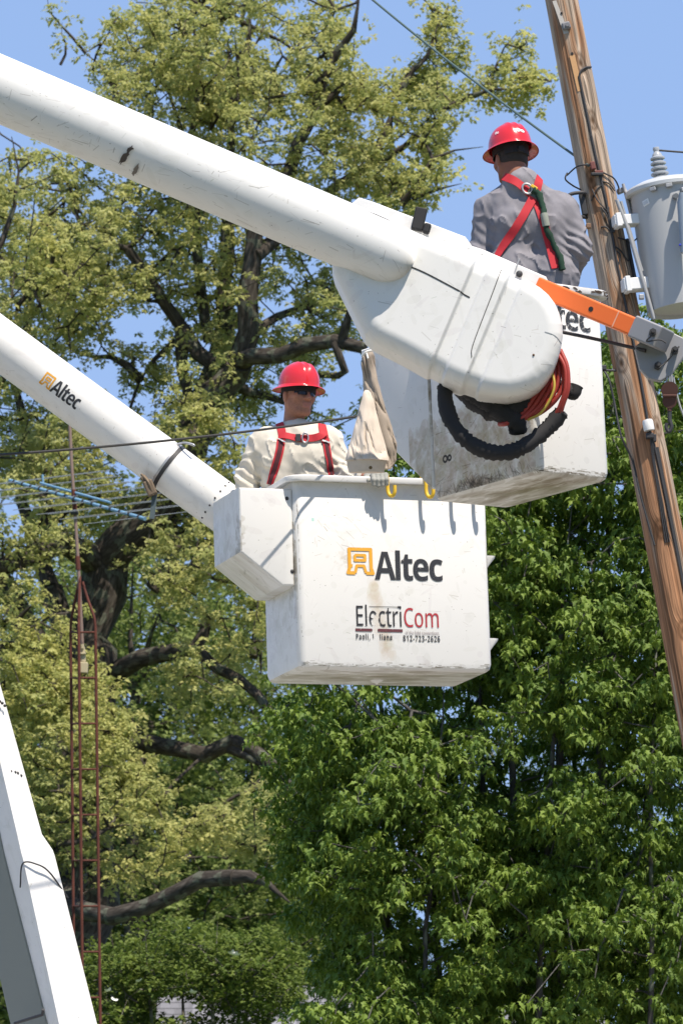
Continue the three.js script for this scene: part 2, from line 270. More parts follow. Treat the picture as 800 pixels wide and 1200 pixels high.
{ // the big oak
  const R = rng(41), D = 66;
  const base = at(95, 1500, D); base.y = 0;
  const o = thing('oak_tree', 'tall old oak with pale yellow green spring leaves behind the lift booms', 'tree', base);
  const L = (r0, r1, ...p) => ({ p, r0: r0 / 83 * (r0 < 6 ? 1.2 : 1), r1: r1 / 83 * (r1 < 6 ? 1.2 : 1) });       // radii in pixels
  const foot = [at(70, 1760, D), at(85, 1400, D), at(92, 1000, D), at(98, 800, D), at(110, 700, D), at(125, 655, D)]; foot[0].y = -0.3;
  const limbs = [
    { w: foot, r0: 0.78, r1: 0.34, from: 0.6 },
    L(25, 19, [122, 660, D], [145, 630, D - .3], [185, 600, D - .5], [210, 545, D - .4], [238, 478, D]), L(20, 16, [238, 478, D], [262, 450, D], [280, 425, D - .2]),
    L(15, 10, [280, 425, D - .2], [288, 385, D - .4], [292, 335, D - .5], [302, 295, D - .6], [299, 270, D - .6]), L(10, 5, [299, 270, D - .6], [320, 225, D - .5], [341, 200, D - .4], [345, 172, D - .4], [365, 148, D - .5], [374, 118, D - .6], [378, 95, D - .7]),
    L(5, 2, [378, 95, D - .7], [395, 62, D - .8], [418, 25, D - 1], [422, -30, D - 1]), L(4, 2, [374, 125, D - .6], [392, 112, D - .6], [410, 85, D - .8], [415, 45, D - .9]),
    L(9, 5, [300, 300, D - .6], [318, 285, D - .4], [345, 262, D], [370, 235, D + .3], [400, 218, D + .4], [415, 205, D + .4]), L(5, 2.5, [415, 205, D + .4], [450, 188, D + .4], [478, 168, D + .3], [505, 140, D + .2], [520, 128, D]),
    L(3, 1.4, [520, 128, D], [560, 108, D - .2], [605, 104, D - .4], [640, 97, D - .5]), L(2.6, 1.2, [540, 118, D], [570, 108, D], [585, 65, D + .2], [608, 35, D + .4]), L(4, 1.5, [468, 110, D + 1], [478, 88, D + 1], [500, 66, D + 1], [510, 40, D + 1], [516, 18, D + 1.1]), L(5, 4, [430, 200, D + .8], [455, 145, D + 1], [468, 110, D + 1]),
    L(4, 1.5, [470, 240, D - .6], [492, 212, D - .8], [512, 180, D - .9], [540, 175, D - 1], [566, 172, D - 1]), L(3, 1.2, [482, 232, D - .7], [520, 220, D - .8], [541, 215, D - .9]),
    L(12, 7, [282, 422, D - .2], [300, 418, D - .6], [340, 412, D - 1], [365, 402, D - 1.2], [400, 400, D - 1.4], [428, 408, D - 1.5]), L(5, 2.5, [400, 400, D - 1.4], [408, 370, D - 1.6], [412, 350, D - 1.7], [430, 330, D - 1.8]),
    L(6, 3, [302, 385, D], [330, 370, D + .4], [352, 361, D + .7], [390, 352, D + 1], [410, 335, D + 1.2]), L(7, 4, [268, 445, D], [300, 462, D + .6], [325, 468, D + 1], [350, 478, D + 1.2], [390, 492, D + 1.3]), L(4, 2.5, [392, 402, D - 1.4], [400, 425, D - 1.4], [402, 440, D - 1.4], [360, 440, D + .9], [330, 455, D + 1]),
    L(10, 5, [260, 432, D + .2], [240, 420, D + .4], [222, 405, D + .6], [212, 375, D + .6], [190, 352, D + .5], [175, 325, D + .3], [150, 292, D + .1]), L(3.4, 1.4, [150, 292, D + .1], [130, 285, D], [95, 260, D], [78, 240, D - .1]), L(2.6, 1.2, [150, 290, D + .1], [165, 280, D], [178, 262, D - .1]),
    L(8, 4, [238, 415, D + .4], [215, 400, D + .8], [195, 408, D + 1], [175, 425, D + 1], [165, 445, D + 1]), L(9, 6, [214, 380, D + .6], [216, 440, D + .8], [225, 490, D + .6]), L(5, 2.4, [165, 445, D + 1], [140, 420, D + 1.2], [108, 418, D + 1.4], [85, 412, D + 1.5]),
    L(10, 4, [262, 340, D + 2], [268, 250, D + 2], [272, 180, D + 2], [270, 135, D + 2], [268, 110, D + 2], [282, 95, D + 2]), L(18, 11, [190, 600, D + 1.5], [235, 480, D + 2], [258, 400, D + 2], [262, 340, D + 2]), L(4, 1.8, [282, 95, D + 2], [290, 60, D + 2], [292, 20, D + 2], [290, -30, D + 2]), L(4, 1.8, [270, 125, D + 2], [285, 110, D + 2], [315, 92, D + 2], [330, 70, D + 2], [322, 40, D + 2]),
    L(5, 2, [230, 290, D + 1], [225, 210, D + 1], [205, 130, D + 1], [190, 95, D + 1], [175, 80, D + 1]), L(7, 5, [245, 400, D + 1], [236, 340, D + 1], [230, 290, D + 1]), L(4, 1.6, [218, 180, D + 1], [232, 120, D + 1], [228, 40, D + 1], [224, -20, D + 1]),
    L(3.2, 1.4, [150, 160, D + .5], [132, 95, D + .5], [118, 72, D + .5], [112, 66, D + .5]), L(3, 2.2, [205, 215, D + .8], [170, 175, D + .6], [150, 160, D + .5]),
    L(1.8, 1, [100, 62, D + 1], [86, 44, D + 1], [66, 24, D + 1], [56, 8, D + 1], [55, -8, D + 1]), L(1.6, 0.9, [71, 76, D + 1], [79, 56, D + 1], [73, 42, D + 1], [73, 26, D + 1]), L(2, 1.8, [140, 120, D + .5], [120, 80, D + .8], [100, 62, D + 1]),
    L(17, 10, [118, 665, D], [95, 645, D - .5], [70, 636, D - 1], [40, 648, D - 1.5], [5, 664, D - 2]), L(9, 6, [5, 664, D - 2], [-40, 660, D - 2.4], [-90, 630, D - 2.6]), L(12, 7, [60, 690, D + 1], [48, 655, D + 1.2], [35, 620, D + 1.4], [25, 585, D + 1.6]), L(7, 3, [25, 585, D + 1.6], [30, 500, D + 1.8], [15, 440, D + 2], [-10, 380, D + 2]),
    L(18, 14, [96, 800, D], [72, 735, D + .8], [60, 690, D + 1]), L(20, 13, [96, 830, D], [50, 760, D - .5], [32, 728, D - .8], [10, 690, D - 1]), L(11, 6, [10, 690, D - 1], [-20, 640, D - 1.2], [-50, 560, D - 1.4], [-60, 460, D - 1.4], [-40, 350, D - 1.4]),
    L(4, 2, [-40, 350, D - 1.4], [0, 290, D - 1.2], [18, 240, D - 1.2], [22, 190, D - 1.2], [14, 160, D - 1.2]), L(5, 2, [-55, 420, D - 1.4], [5, 345, D - 1.4], [14, 360, D - 1.4], [18, 310, D - 1.2]), L(4, 2, [-30, 520, D], [30, 385, D], [45, 355, D], [80, 322, D]),
    L(15, 9, [105, 780, D + .6], [135, 790, D], [160, 772, D - .5], [190, 764, D - .9], [228, 760, D - 1.2]), L(8, 6, [228, 760, D - 1.2], [238, 745, D - 1.2], [243, 726, D - 1.2]), L(7, 4.5, [230, 760, D - 1.2], [252, 782, D - 1.4], [280, 798, D - 1.6], [300, 812, D - 1.8], [320, 842, D - 2]), L(4.5, 3, [297, 770, D - 1.6], [298, 750, D - 1.5], [303, 735, D - 1.5], [306, 790, D - 1.8]),
    L(15, 9, [100, 885, D + .5], [150, 880, D - .8], [190, 872, D - 1.2], [235, 882, D - 1.6], [275, 868, D - 1.8]), L(8, 6, [275, 868, D - 1.8], [310, 888, D - 2.1], [335, 920, D - 2.3], [362, 945, D - 2.5]), L(6, 4, [262, 875, D - 1.7], [295, 890, D - 2], [330, 912, D - 2.2]), L(9, 7, [178, 690, D - .6], [200, 660, D - .6], [205, 635, D - .5]),
  ];
  const pale = [L(11, 9, [85, 1062, D - 3.4], [120, 1073, D - 4], [160, 1070, D - 4.2], [200, 1050, D - 4.5], [240, 1033, D - 4.8], [275, 1028, D - 5]), L(8, 3, [275, 1028, D - 5], [300, 1030, D - 5.2], [322, 1042, D - 5.4], [340, 1058, D - 5.5]), L(18, 15, [88, 1010, D], [80, 1040, D - 1.6], [86, 1062, D - 3.4])];
  const holes = [[40, 60, 66, 62], [110, 165, 60, 14], [150, 200, 45, 12], [450, 40, 45, 55], [575, 160, 60, 40], [600, 20, 40, 20], [590, 250, 80, 80], [408, 445, 36, 24], [395, 478, 26, 18], [160, 385, 36, 22], [160, 470, 18, 12], [60, 675, 20, 14], [165, 690, 20, 50], [262, 700, 28, 22], [250, 920, 40, 26], [470, 180, 12, 26], [432, 150, 12, 22], [560, 50, 20, 30], [20, 595, 30, 20], [150, 560, 22, 22], [395, 300, 18, 22], [30, 420, 14, 10]];
  const blobs = [
    [300, 60, 150, 90, D, 3.5, 330], [200, 70, 95, 75, D + .5, 3, 260], [190, 150, 90, 70, D, 3, 200], [330, 160, 130, 80, D - .5, 3.5, 330], [400, 70, 55, 80, D - .6, 2, 130], [470, 150, 90, 70, D, 2.5, 270], [490, 55, 50, 60, D + 1, 1.2, 120], [545, 150, 80, 45, D - .3, 1.6, 130], [590, 55, 36, 40, D + .2, .8, 60], [605, 98, 42, 20, D - .4, .8, 50], [500, 205, 80, 45, D - .7, 1.6, 150], [430, 230, 70, 60, D + .5, 2, 90],
    [60, 260, 110, 85, D - 1, 3, 330], [150, 290, 110, 70, D, 3, 250], [40, 350, 90, 80, D - 1, 3, 270], [130, 360, 90, 60, D + .5, 3, 150], [250, 290, 90, 80, D + .5, 3, 170], [330, 350, 90, 70, D, 3, 150], [410, 370, 60, 60, D, 2, 60], [230, 440, 80, 60, D, 2.5, 110], [350, 460, 80, 50, D + 1, 2, 80], [20, 500, 80, 80, D - 1, 3, 160], [80, 540, 90, 70, D - .5, 2.5, 210], [190, 520, 90, 60, D - 1.2, 2, 150], [250, 660, 80, 60, D - 2, 1.8, 200], [200, 640, 60, 60, D - 1, 2, 110], [30, 610, 60, 50, D - 2, 1.5, 120], [230, 600, 70, 50, D, 2, 110], [110, 600, 70, 50, D + 2, 1.5, 90], [40, 720, 60, 60, D - 2.5, 1, 60], [290, 720, 60, 50, D - 2, 1.5, 70], [250, 790, 60, 36, D - 2, 1.5, 60],
    [60, 860, 90, 90, D - 3, 1.6, 330], [90, 960, 90, 80, D - 3.4, 1.4, 260], [160, 950, 60, 60, D - 3, 1.4, 110], [30, 800, 60, 50, D - 3, 1.2, 100], [280, 960, 60, 40, D - 3, 1.4, 70], [-60, 300, 80, 200, D, 3, 110], [140, 1000, 70, 40, D - 3, 1.4, 80], [440, 300, 60, 50, D + 1, 2, 30], [350, -40, 160, 40, D, 3, 70],
  ];
  const targets = crownPoints(blobs, holes, R, .2, 1.05, .455, 1.12, .45);
  const t = growTree(o, [...limbs, ...pale], targets, R, { twig: 0.009, step: 0.5, power: 2.05 });
  finishTree(o, t, barkOak);
  const spots = [];
  for (const k of t.tips) { const p = t.nodes[k].p, m = 5 + Math.floor(R() * 5), s = 0.13 + 0.15 * R(); for (let i = 0; i < m; i++) { let x, y, z; do { x = R() * 2 - 1; y = R() * 2 - 1; z = R() * 2 - 1; } while (x * x + y * y + z * z > 1); spots.push(V(p.x + x * s * 1.25, p.y + y * s, p.z + z * s * 1.25)); } }
  t.nodes.forEach((n) => { if (n.limb && n.r < .055 && n.p.z < -D + .95) for (let i = 0; i < 4; i++) spots.push(V(n.p.x + (R() - .5) * .5, n.p.y + (R() - .3) * .4, n.p.z + (R() - .3) * .6)); if (!n.limb && n.r < 0.016 && R() < 0.45) spots.push(V(n.p.x + (R() - .5) * .16, n.p.y + (R() - .3) * .14, n.p.z + (R() - .5) * .16)); });
  const geos = [1, 2, 3, 4].map((s) => tuft(s, 9, OAK_LEAF, 0.078, 0.026, { up: 0.15, droop: 0.55, spread: .55 }));
  addLeaves(o, 'leaves', spots, geos, leafMat([1, 1, 1], .5), R, { tint: (c, R, p) => { const q = R(), g = fbm(p.x * .7, p.y * .7, p.z * .7, 2, 5); c.setRGB(lerp(0.345, 0.54, q) * (0.85 + 0.3 * g), lerp(0.38, 0.525, q) * (0.88 + 0.24 * g), lerp(0.125, 0.20, q)); }, tilt: 0.6 });
}
{ // the maple on the right
  const R = rng(77), D = 40, base = at(640, 1500, D); base.y = 0;
  const o = thing('maple_tree', 'leafy green maple with many upright grey stems behind the leaning pole', 'tree', base);
  const stem = (x0, x1, y1, d, r0, r1) => ({ w: [V(base.x + (R() - .5) * .7, -0.2, -D + (R() - .5) * .6), at(lerp(640, x0, 0.6), 1620, D + d * .5), at(x0, 1200, D + d), at(lerp(x0, x1, .5) + (R() - .5) * 14, lerp(1200, y1, .5), D + d), at(x1, y1, D + d)], r0: r0 * .7, r1, from: 0.3 });
  const limbs = [stem(690, 720, 400, 0, .11, .02), stem(650, 655, 450, .4, .10, .02), stem(610, 600, 560, -.2, .09, .02), stem(740, 790, 380, .5, .10, .02), stem(570, 560, 620, .6, .08, .015), stem(520, 480, 560, .3, .08, .015), stem(460, 430, 640, .2, .07, .015), stem(800, 860, 430, 0, .09, .02), stem(630, 670, 590, -.9, .07, .012), stem(420, 370, 800, .3, .06, .012), stem(500, 520, 800, -.9, .06, .012), stem(760, 770, 700, -1, .06, .012)];
  const blobs = [[690, 520, 130, 130, D, 1.8, 300], [790, 470, 90, 110, D, 1.8, 200], [560, 660, 110, 120, D, 1.9, 300], [690, 660, 130, 100, D, 2, 200], [690, 760, 160, 130, D, 2.2, 420], [800, 700, 100, 160, D, 2.2, 250], [460, 780, 120, 130, D, 2, 240], [600, 900, 170, 130, D, 2.4, 420], [760, 930, 130, 140, D, 2.4, 330], [430, 930, 110, 120, D, 2.2, 270], [520, 1060, 150, 120, D, 2.4, 340], [690, 1080, 150, 120, D, 2.4, 380], [800, 1130, 110, 120, D, 2.4, 260], [400, 1020, 70, 80, D, 1.8, 90], [620, 1190, 180, 80, D, 2.4, 300], [450, 1180, 110, 70, D, 2.2, 160], [480, 560, 60, 70, D, 1.4, 60], [360, 860, 50, 60, D - .5, 1, 50], [370, 960, 40, 80, D - .3, 1.2, 60], [880, 800, 100, 400, D, 2, 150]];
  const holes = [[640, 480, 12, 10], [700, 625, 12, 12], [655, 640, 9, 14], [735, 650, 12, 10], [755, 838, 12, 12], [690, 820, 9, 9], [770, 400, 12, 12], [610, 640, 6, 10]];
  const t = growTree(o, limbs, crownPoints(blobs, holes, R, .1, 1.5, .45, 1.05), R, { twig: 0.005, reach: 1.4, step: 0.3, wob: 0.1 });
  finishTree(o, t, barkMaple);
  const spots = [];
  for (const k of t.tips) { const p = t.nodes[k].p, m = 7 + Math.floor(R() * 6), s = 0.15 + .12 * R(); for (let i = 0; i < m; i++) { const a = R() * 6.283, r = Math.sqrt(R()) * s; spots.push(V(p.x + Math.cos(a) * r, p.y - r * r * 1.4 + (R() - .5) * .17, p.z + Math.sin(a) * r)); } }
  t.nodes.forEach((n) => { if (!n.limb && n.r < 0.016 && R() < 0.5) spots.push(V(n.p.x + (R() - .5) * .12, n.p.y + (R() - .3) * .1, n.p.z + (R() - .5) * .12)); });
  const geos = [11, 12, 13, 14, 15].map((s) => tuft(s, 9, MAPLE_LEAF, 0.066, 0.025, { up: -0.2, droop: 0.9, spread: 0.75, fold: 0.3 }));
  addLeaves(o, 'leaves', spots, geos, glossLeaf([1, 1, 1]), R, { tint: (c, R) => { const q = R(); c.setRGB(lerp(0.105, 0.23, q), lerp(0.185, 0.325, q), lerp(0.02, 0.04, q)); }, tilt: 0.35, size: [0.6, 1.35] });
}
// further trees beyond the oak
function farTree(name, label, cx, topY, D, spread, n, tintA, tintB, seed, leaf, barkM, dens = 1, leafLen = 0.11) {
  const R = rng(seed), base = at(cx, 1200, D); base.y = 0; const top = at(cx + (R() - .5) * 40, topY, D), H = top.y;
  const o = thing(name, label, 'tree', base); const limbs = [{ w: [V(base.x, -0.2, -D), V(base.x + (R() - .5) * .6, H * .4, -D + (R() - .5)), V(top.x, H * .92, -D)], r0: H * 0.017, r1: 0.04, from: 0.25 }];
  for (let i = 0; i < 9; i++) { const h = H * (0.3 + 0.06 * i), a = i * 2.4 + R(), l = spread * (0.95 - 0.06 * i), s = V(lerp(base.x, top.x, h / H), h, -D); limbs.push({ w: [s, s.clone().add(V(Math.cos(a) * l * .5, l * .35, Math.sin(a) * l * .5)), s.clone().add(V(Math.cos(a) * l, l * .75, Math.sin(a) * l))], r0: H * .007, r1: .02, from: .3 }); }
  const pts = []; for (let i = 0; i < n; i++) { let x, y, z; do { x = R() * 2 - 1; y = R() * 2 - 1; z = R() * 2 - 1; } while (x * x + y * y + z * z > 1); pts.push(V(base.x + x * spread, H * .58 + y * H * .42, -D + z * spread)); }
  const t = growTree(o, limbs, pts, R, { twig: 0.010, reach: 3, step: 0.8 }); finishTree(o, t, barkM);
  const spots = []; for (const k of t.tips) { const p = t.nodes[k].p, m = Math.round((8 + R() * 10) * dens), s = .45; for (let i = 0; i < m; i++) spots.push(V(p.x + (R() - .5) * 2 * s, p.y + (R() - .5) * 1.6 * s, p.z + (R() - .5) * 2 * s)); }
  addLeaves(o, 'leaves', spots, [21, 22, 23].map((s) => tuft(s + seed, 9, leaf, leafLen, leafLen * .36, { spread: 1.3, droop: .4 })), leafMat([1, 1, 1]), R, { tint: (c, R) => { const q = R(); c.setRGB(...tintA.map((v, i) => lerp(v, tintB[i], q))); }, tilt: .7, size: [.8, 1.4] });
  return o;
}
farTree('green_tree', 'fresh green tree filling the gap below the oak limbs', 190, 650, 88, 4.2, 800, [.10, .15, .03], [.19, .25, .05], 101, OAK_LEAF, barkOak);
farTree('green_tree', 'dark green tree rising behind the rusty mast foot', 20, 800, 92, 3.4, 520, [.08, .13, .025], [.16, .22, .04], 102, OAK_LEAF, barkOak);
farTree('green_tree', 'pale green tree showing above the television aerial', 60, 520, 94, 4.2, 620, [.17, .21, .06], [.27, .31, .10], 107, OAK_LEAF, barkOak, .8);
farTree('green_tree', 'yellow green tree behind the fork of the oak', 160, 560, 84, 3.6, 520, [.15, .20, .05], [.25, .30, .09], 108, OAK_LEAF, barkOak, .8);
farTree('green_tree', 'light green tree left of the lower bucket behind the oak', 285, 690, 96, 3.0, 480, [.14, .18, .04], [.24, .28, .07], 109, OAK_LEAF, barkOak, .8);
farTree('bare_tree', 'thin tan tree with hardly opened buds behind the oak limbs', 280, 660, 105, 2.6, 260, [.24, .19, .09], [.34, .30, .13], 103, ROUND_LEAF, barkPale, .35, .07);
farTree('green_tree', 'olive green tree between the oak and the maple', 330, 900, 98, 3.0, 420, [.08, .11, .03], [.15, .17, .05], 104, OAK_LEAF, barkOak);
farTree('bare_tree', 'tan budding tree glimpsed through the maple leaves', 480, 760, 110, 3.4, 240, [.20, .17, .09], [.28, .26, .12], 105, ROUND_LEAF, barkPale, .5, .07);
farTree('green_tree', 'far green tree behind the maple stems and pole', 660, 820, 104, 3.4, 380, [.06, .09, .02], [.11, .15, .03], 106, OAK_LEAF, barkOak, .8);
{ // white-flowering dogwood below the lower boom
  const R = rng(55), D = 53, base = at(215, 1400, D); base.y = 0;
  const o = thing('dogwood_tree', 'low dogwood with thin grey twigs and a few white blossoms', 'tree', base), S = (x, y, d, r) => ({ w: [V(base.x + (R() - .5) * .3, -0.2, -D), at(lerp(215, x, .3), 1480, D + d * .3), at(lerp(215, x, .75), 1250, D + d * .7), at(x, y, D + d)], r0: r, r1: .012, from: .3 });
  const limbs = [S(120, 1130, .5, .07), S(170, 1090, -.5, .08), S(215, 1110, .2, .09), S(255, 1080, -.3, .08), S(300, 1110, .6, .07), S(150, 1170, -1, .06), S(330, 1140, 0, .06), S(280, 1160, -1, .06), S(100, 1180, 0, .05)];
  const blobs = [[140, 1170, 70, 60, D, 1.4, 170], [220, 1140, 90, 60, D, 1.6, 210], [290, 1150, 70, 60, D, 1.4, 160], [200, 1220, 130, 50, D, 1.6, 150], [215, 1290, 150, 60, D, 1.8, 120]], holes = [[205, 1186, 46, 16]];
  const t = growTree(o, limbs, crownPoints(blobs, holes, R, .2), R, { twig: .005, reach: 1.4, step: .3 }); finishTree(o, t, barkPale);
  const spots = []; for (const k of t.tips) { const p = t.nodes[k].p, m = 6 + R() * 7; for (let i = 0; i < m; i++) spots.push(V(p.x + (R() - .5) * .32, p.y + (R() - .3) * .16, p.z + (R() - .5) * .32)); }
  addLeaves(o, 'leaves', spots, [31, 32, 33].map((s) => tuft(s, 6, ROUND_LEAF, .07, .022, { up: .5, spread: .9 })), leafMat([1, 1, 1]), R, { tint: (c, R) => { const q = R(); c.setRGB(lerp(.09, .17, q), lerp(.14, .22, q), lerp(.025, .04, q)); } });
  const petal = merge([0, 1, 2, 3].map((k) => leafGeo(ROUND_LEAF, .05, .022, -.3, .1).rotateY(k * 1.5708))).rotateX(.5);
  for (const [x, y] of [[272, 1117], [277, 1119], [127, 1161], [134, 1172], [226, 1163], [163, 1150]]) { const f = mesh('blossom', petal, PETAL ??= std([.8, .8, .74], .8, { side: THREE.DoubleSide }), o); f.position.copy(at(x, y, D - 1.7).sub(base)); f.rotation.y = R() * 6; }
}

// ---------------------------------------------------------------- materials of the machines
const grime = (seed, draw, w = 1536, h = 768, base = '#f3f3f2') => canvasTex(w, h, (x, W, H) => {
  const R = rng(seed); x.fillStyle = base; x.fillRect(0, 0, W, H);
  for (let i = 0; i < 900; i++) { const a = R() * .05; x.fillStyle = R() < .5 ? `rgba(120,112,98,${a})` : `rgba(255,255,252,${a})`; x.beginPath(); x.ellipse(R() * W, R() * H, 3 + R() * 40, 2 + R() * 14, R() * 3, 0, 7); x.fill(); }
  for (let i = 0; i < 260; i++) { x.strokeStyle = `rgba(${90 + R() * 40},${84 + R() * 36},${74 + R() * 30},${.06 + R() * .22})`; x.lineWidth = .6 + R() * 1.4; const a = R() * W, b = R() * H, l = 4 + R() * 26, q = R() * 6.3; x.beginPath(); x.moveTo(a, b); x.lineTo(a + Math.cos(q) * l, b + Math.sin(q) * l); x.stroke(); }
  for (let i = 0; i < 320; i++) { x.fillStyle = `rgba(60,54,46,${.15 + R() * .45})`; x.beginPath(); x.arc(R() * W, R() * H, .4 + R() * 1.3, 0, 7); x.fill(); }
  draw?.(x, R, W, H);
});
const blotch = (x, R, cx, cy, w, h, n, col, a) => { for (let i = 0; i < n; i++) { x.fillStyle = `rgba(${col},${a * (.3 + R())})`; x.beginPath(); x.ellipse(cx + (R() + R() - 1) * w, cy + (R() + R() - 1) * h, 2 + R() * w * .16, 1.5 + R() * h * .16, R() * 3, 0, 7); x.fill(); } };
const scuffs = (x, R, cx, cy, w, h, n, col, a, ang = 0) => { for (let i = 0; i < n; i++) { x.strokeStyle = `rgba(${col},${a * (.3 + R())})`; x.lineWidth = .5 + R() * 2; const p = cx + (R() - .5) * 2 * w, q = cy + (R() - .5) * 2 * h, l = 6 + R() * 40, t = ang + (R() - .5) * .9; x.beginPath(); x.moveTo(p, q); x.lineTo(p + Math.cos(t) * l, q + Math.sin(t) * l); x.stroke(); } };
const gel = (map, extra = {}) => std([.78, .772, .75], .42, { map, specularIntensity: .45, ...extra });
const whitePlain = grime(5), M = {
  boomA: gel((() => { const t = grime(7, (x, R, W, H) => { scuffs(x, R, W * .5, H * .5, W * .5, H * .5, 260, '70,60,50', .32, 1.57); scuffs(x, R, W * .5, H * .5, W * .5, H * .5, 120, '50,44,40', .3, .3); }, 1024, 1024); t.repeat.set(.8, .5); return t; })()),
  boomB: gel((() => { const t = grime(8, null, 1024, 1024); t.repeat.set(.8, .5); return t; })()),
  white: gel((() => { const t = whitePlain.clone(); t.repeat.set(1 / 2.4, 1 / 1.2); return t; })()),
  black: std([.012, .012, .013], .75), rubber: std([.018, .017, .018], .85), steel: std([.42, .42, .43], .45, { metalness: .6 }), galv: std([.34, .35, .36], .6, { metalness: .35 }), dark: std([.03, .03, .032], .6),
  yellow: std([.72, .46, .03], .5), orange: std([.80, .155, .022], .45), greyCast: std([.27, .27, .28], .55, { metalness: .2 }), redHose: std([.33, .035, .025], .5), yellowHose: std([.45, .33, .05], .5), canvas: null,
};
const boxUV = (g, f) => { const p = g.attributes.position, n = g.attributes.normal, uv = new Float32Array(p.count * 2); for (let i = 0; i < p.count; i++) { const [a, b] = f(p.getX(i), p.getY(i), p.getZ(i), n.getX(i), n.getY(i), n.getZ(i)); uv[i * 2] = a; uv[i * 2 + 1] = b; } g.setAttribute('uv', new THREE.BufferAttribute(uv, 2)); return g; };
const bucketUV = (x, y, z, nx, ny, nz) => Math.abs(ny) > .7 ? [1.95 + x * .35, .6 + z] : Math.abs(nz) > Math.abs(nx) ? [x + .6, y] : [z + 1.6, y];

// the sign writing: s = canvas pixels per photo pixel
function emblem(x, X, Y, s, col) { x.strokeStyle = col; x.lineWidth = 4 * s; x.lineJoin = 'round'; const p = (...q) => { x.beginPath(); q.forEach(([a, b], i) => x[i ? 'lineTo' : 'moveTo'](X + a * s, Y + b * s)); x.stroke(); }; p([9, 31], [0.5, 31], [2.5, 25], [2.5, 3], [28, 3], [28, 25], [30, 31], [22, 31]); x.lineWidth = 3.4 * s; p([9, 10], [21, 10], [21, 16], [9, 16], [9, 10]); p([9, 31], [11, 22.5], [19.5, 22.5], [22, 31]); p([3, 22.5], [6, 22.5]); }
function word(x, str, X, Y, size, sx, gap, col, bold = true) { x.save(); x.translate(X, Y); x.scale(sx, 1); x.font = `${bold ? 'bold ' : ''}${size}px sans-serif`; x.fillStyle = col; x.textBaseline = 'alphabetic'; let w = 0; for (const c of str) { x.fillText(c, w, 0); w += x.measureText(c).width + gap; } x.restore(); return w * sx; }
const fit = (x, str, X, Y, size, width, gap, col, bold) => { const w = word(x, str, -9999, -9999, size, 1, gap, col, bold); word(x, str, X, Y, size, width / w, gap, col, bold); };
function wear(x, R, W, H, n, r) { x.globalCompositeOperation = 'destination-out'; for (let i = 0; i < n; i++) { x.fillStyle = `rgba(0,0,0,${.4 + .6 * R()})`; x.beginPath(); x.ellipse(R() * W, R() * H, .4 + R() * r, .4 + R() * r * .7, R() * 3, 0, 7); x.fill(); } x.globalCompositeOperation = 'source-over'; }
const altecTex = (seed, n, stain) => canvasTex(912, 320, (x, W, H) => { const s = 8, R = rng(seed); x.clearRect(0, 0, W, H); emblem(x, 8, 20, s, '#d99b28'); word(x, 'Altec', 33 * s, 36 * s, 46 * s, .86, -3.4 * s, '#23252b'); x.strokeStyle = '#23252b'; wear(x, R, W, H, n, 5); });
const bucketSign = canvasTex(1040, 1000, (x, W, H) => {
  const s = 8, R = rng(3), P = (px, py) => [(px - 400) * s, (py - 635) * s];
  emblem(x, ...P(410, 642), s, '#dca02c'); fit(x, 'Altec', ...P(442, 680), 46 * s, 80 * s, -3.4 * s, '#26282e');
  fit(x, 'Electri', ...P(416.5, 735), 33 * s, 57 * s, -.6 * s, '#1d1d22', false); fit(x, 'Com', ...P(474, 735), 31 * s, 44 * s, -.4 * s, '#a4242e', false);
  x.strokeStyle = '#1d1d22'; x.lineWidth = 5; x.beginPath(); x.moveTo(...P(434, 712)); x.lineTo(...P(468, 712)); x.stroke(); x.fillStyle = '#1d1d22'; x.beginPath(); x.arc(...P(469, 712), 10, 0, 7); x.fill();
  x.fillStyle = '#5a2a30'; x.fillRect(...P(417, 738), 56 * s, 3.4 * s); word(x, 'of the light connections', ...P(476, 744), 6.2 * s, .62, 0, '#9a8f90', false);
  fit(x, 'Paoli, Indiana', ...P(417, 751), 9.4 * s, 44 * s, 6, '#2a2a2e'); fit(x, '812-723-2626', ...P(473, 752), 9.8 * s, 45 * s, 7, '#2a2a2e');
  wear(x, R, W, H, 900, 5);
  x.globalCompositeOperation = 'destination-out'; x.fillStyle = '#000'; // the scraped patch through the middle of the small sign
  for (let i = 0; i < 90; i++) { x.beginPath(); x.ellipse(...P(441 + (R() - .5) * 7, 722 + R() * 34), 6 + R() * 12, 8 + R() * 10, R(), 0, 7); x.fill(); } x.globalCompositeOperation = 'source-over';
});
const signMat = (map) => std([1, 1, 1], .6, { map, transparent: true });

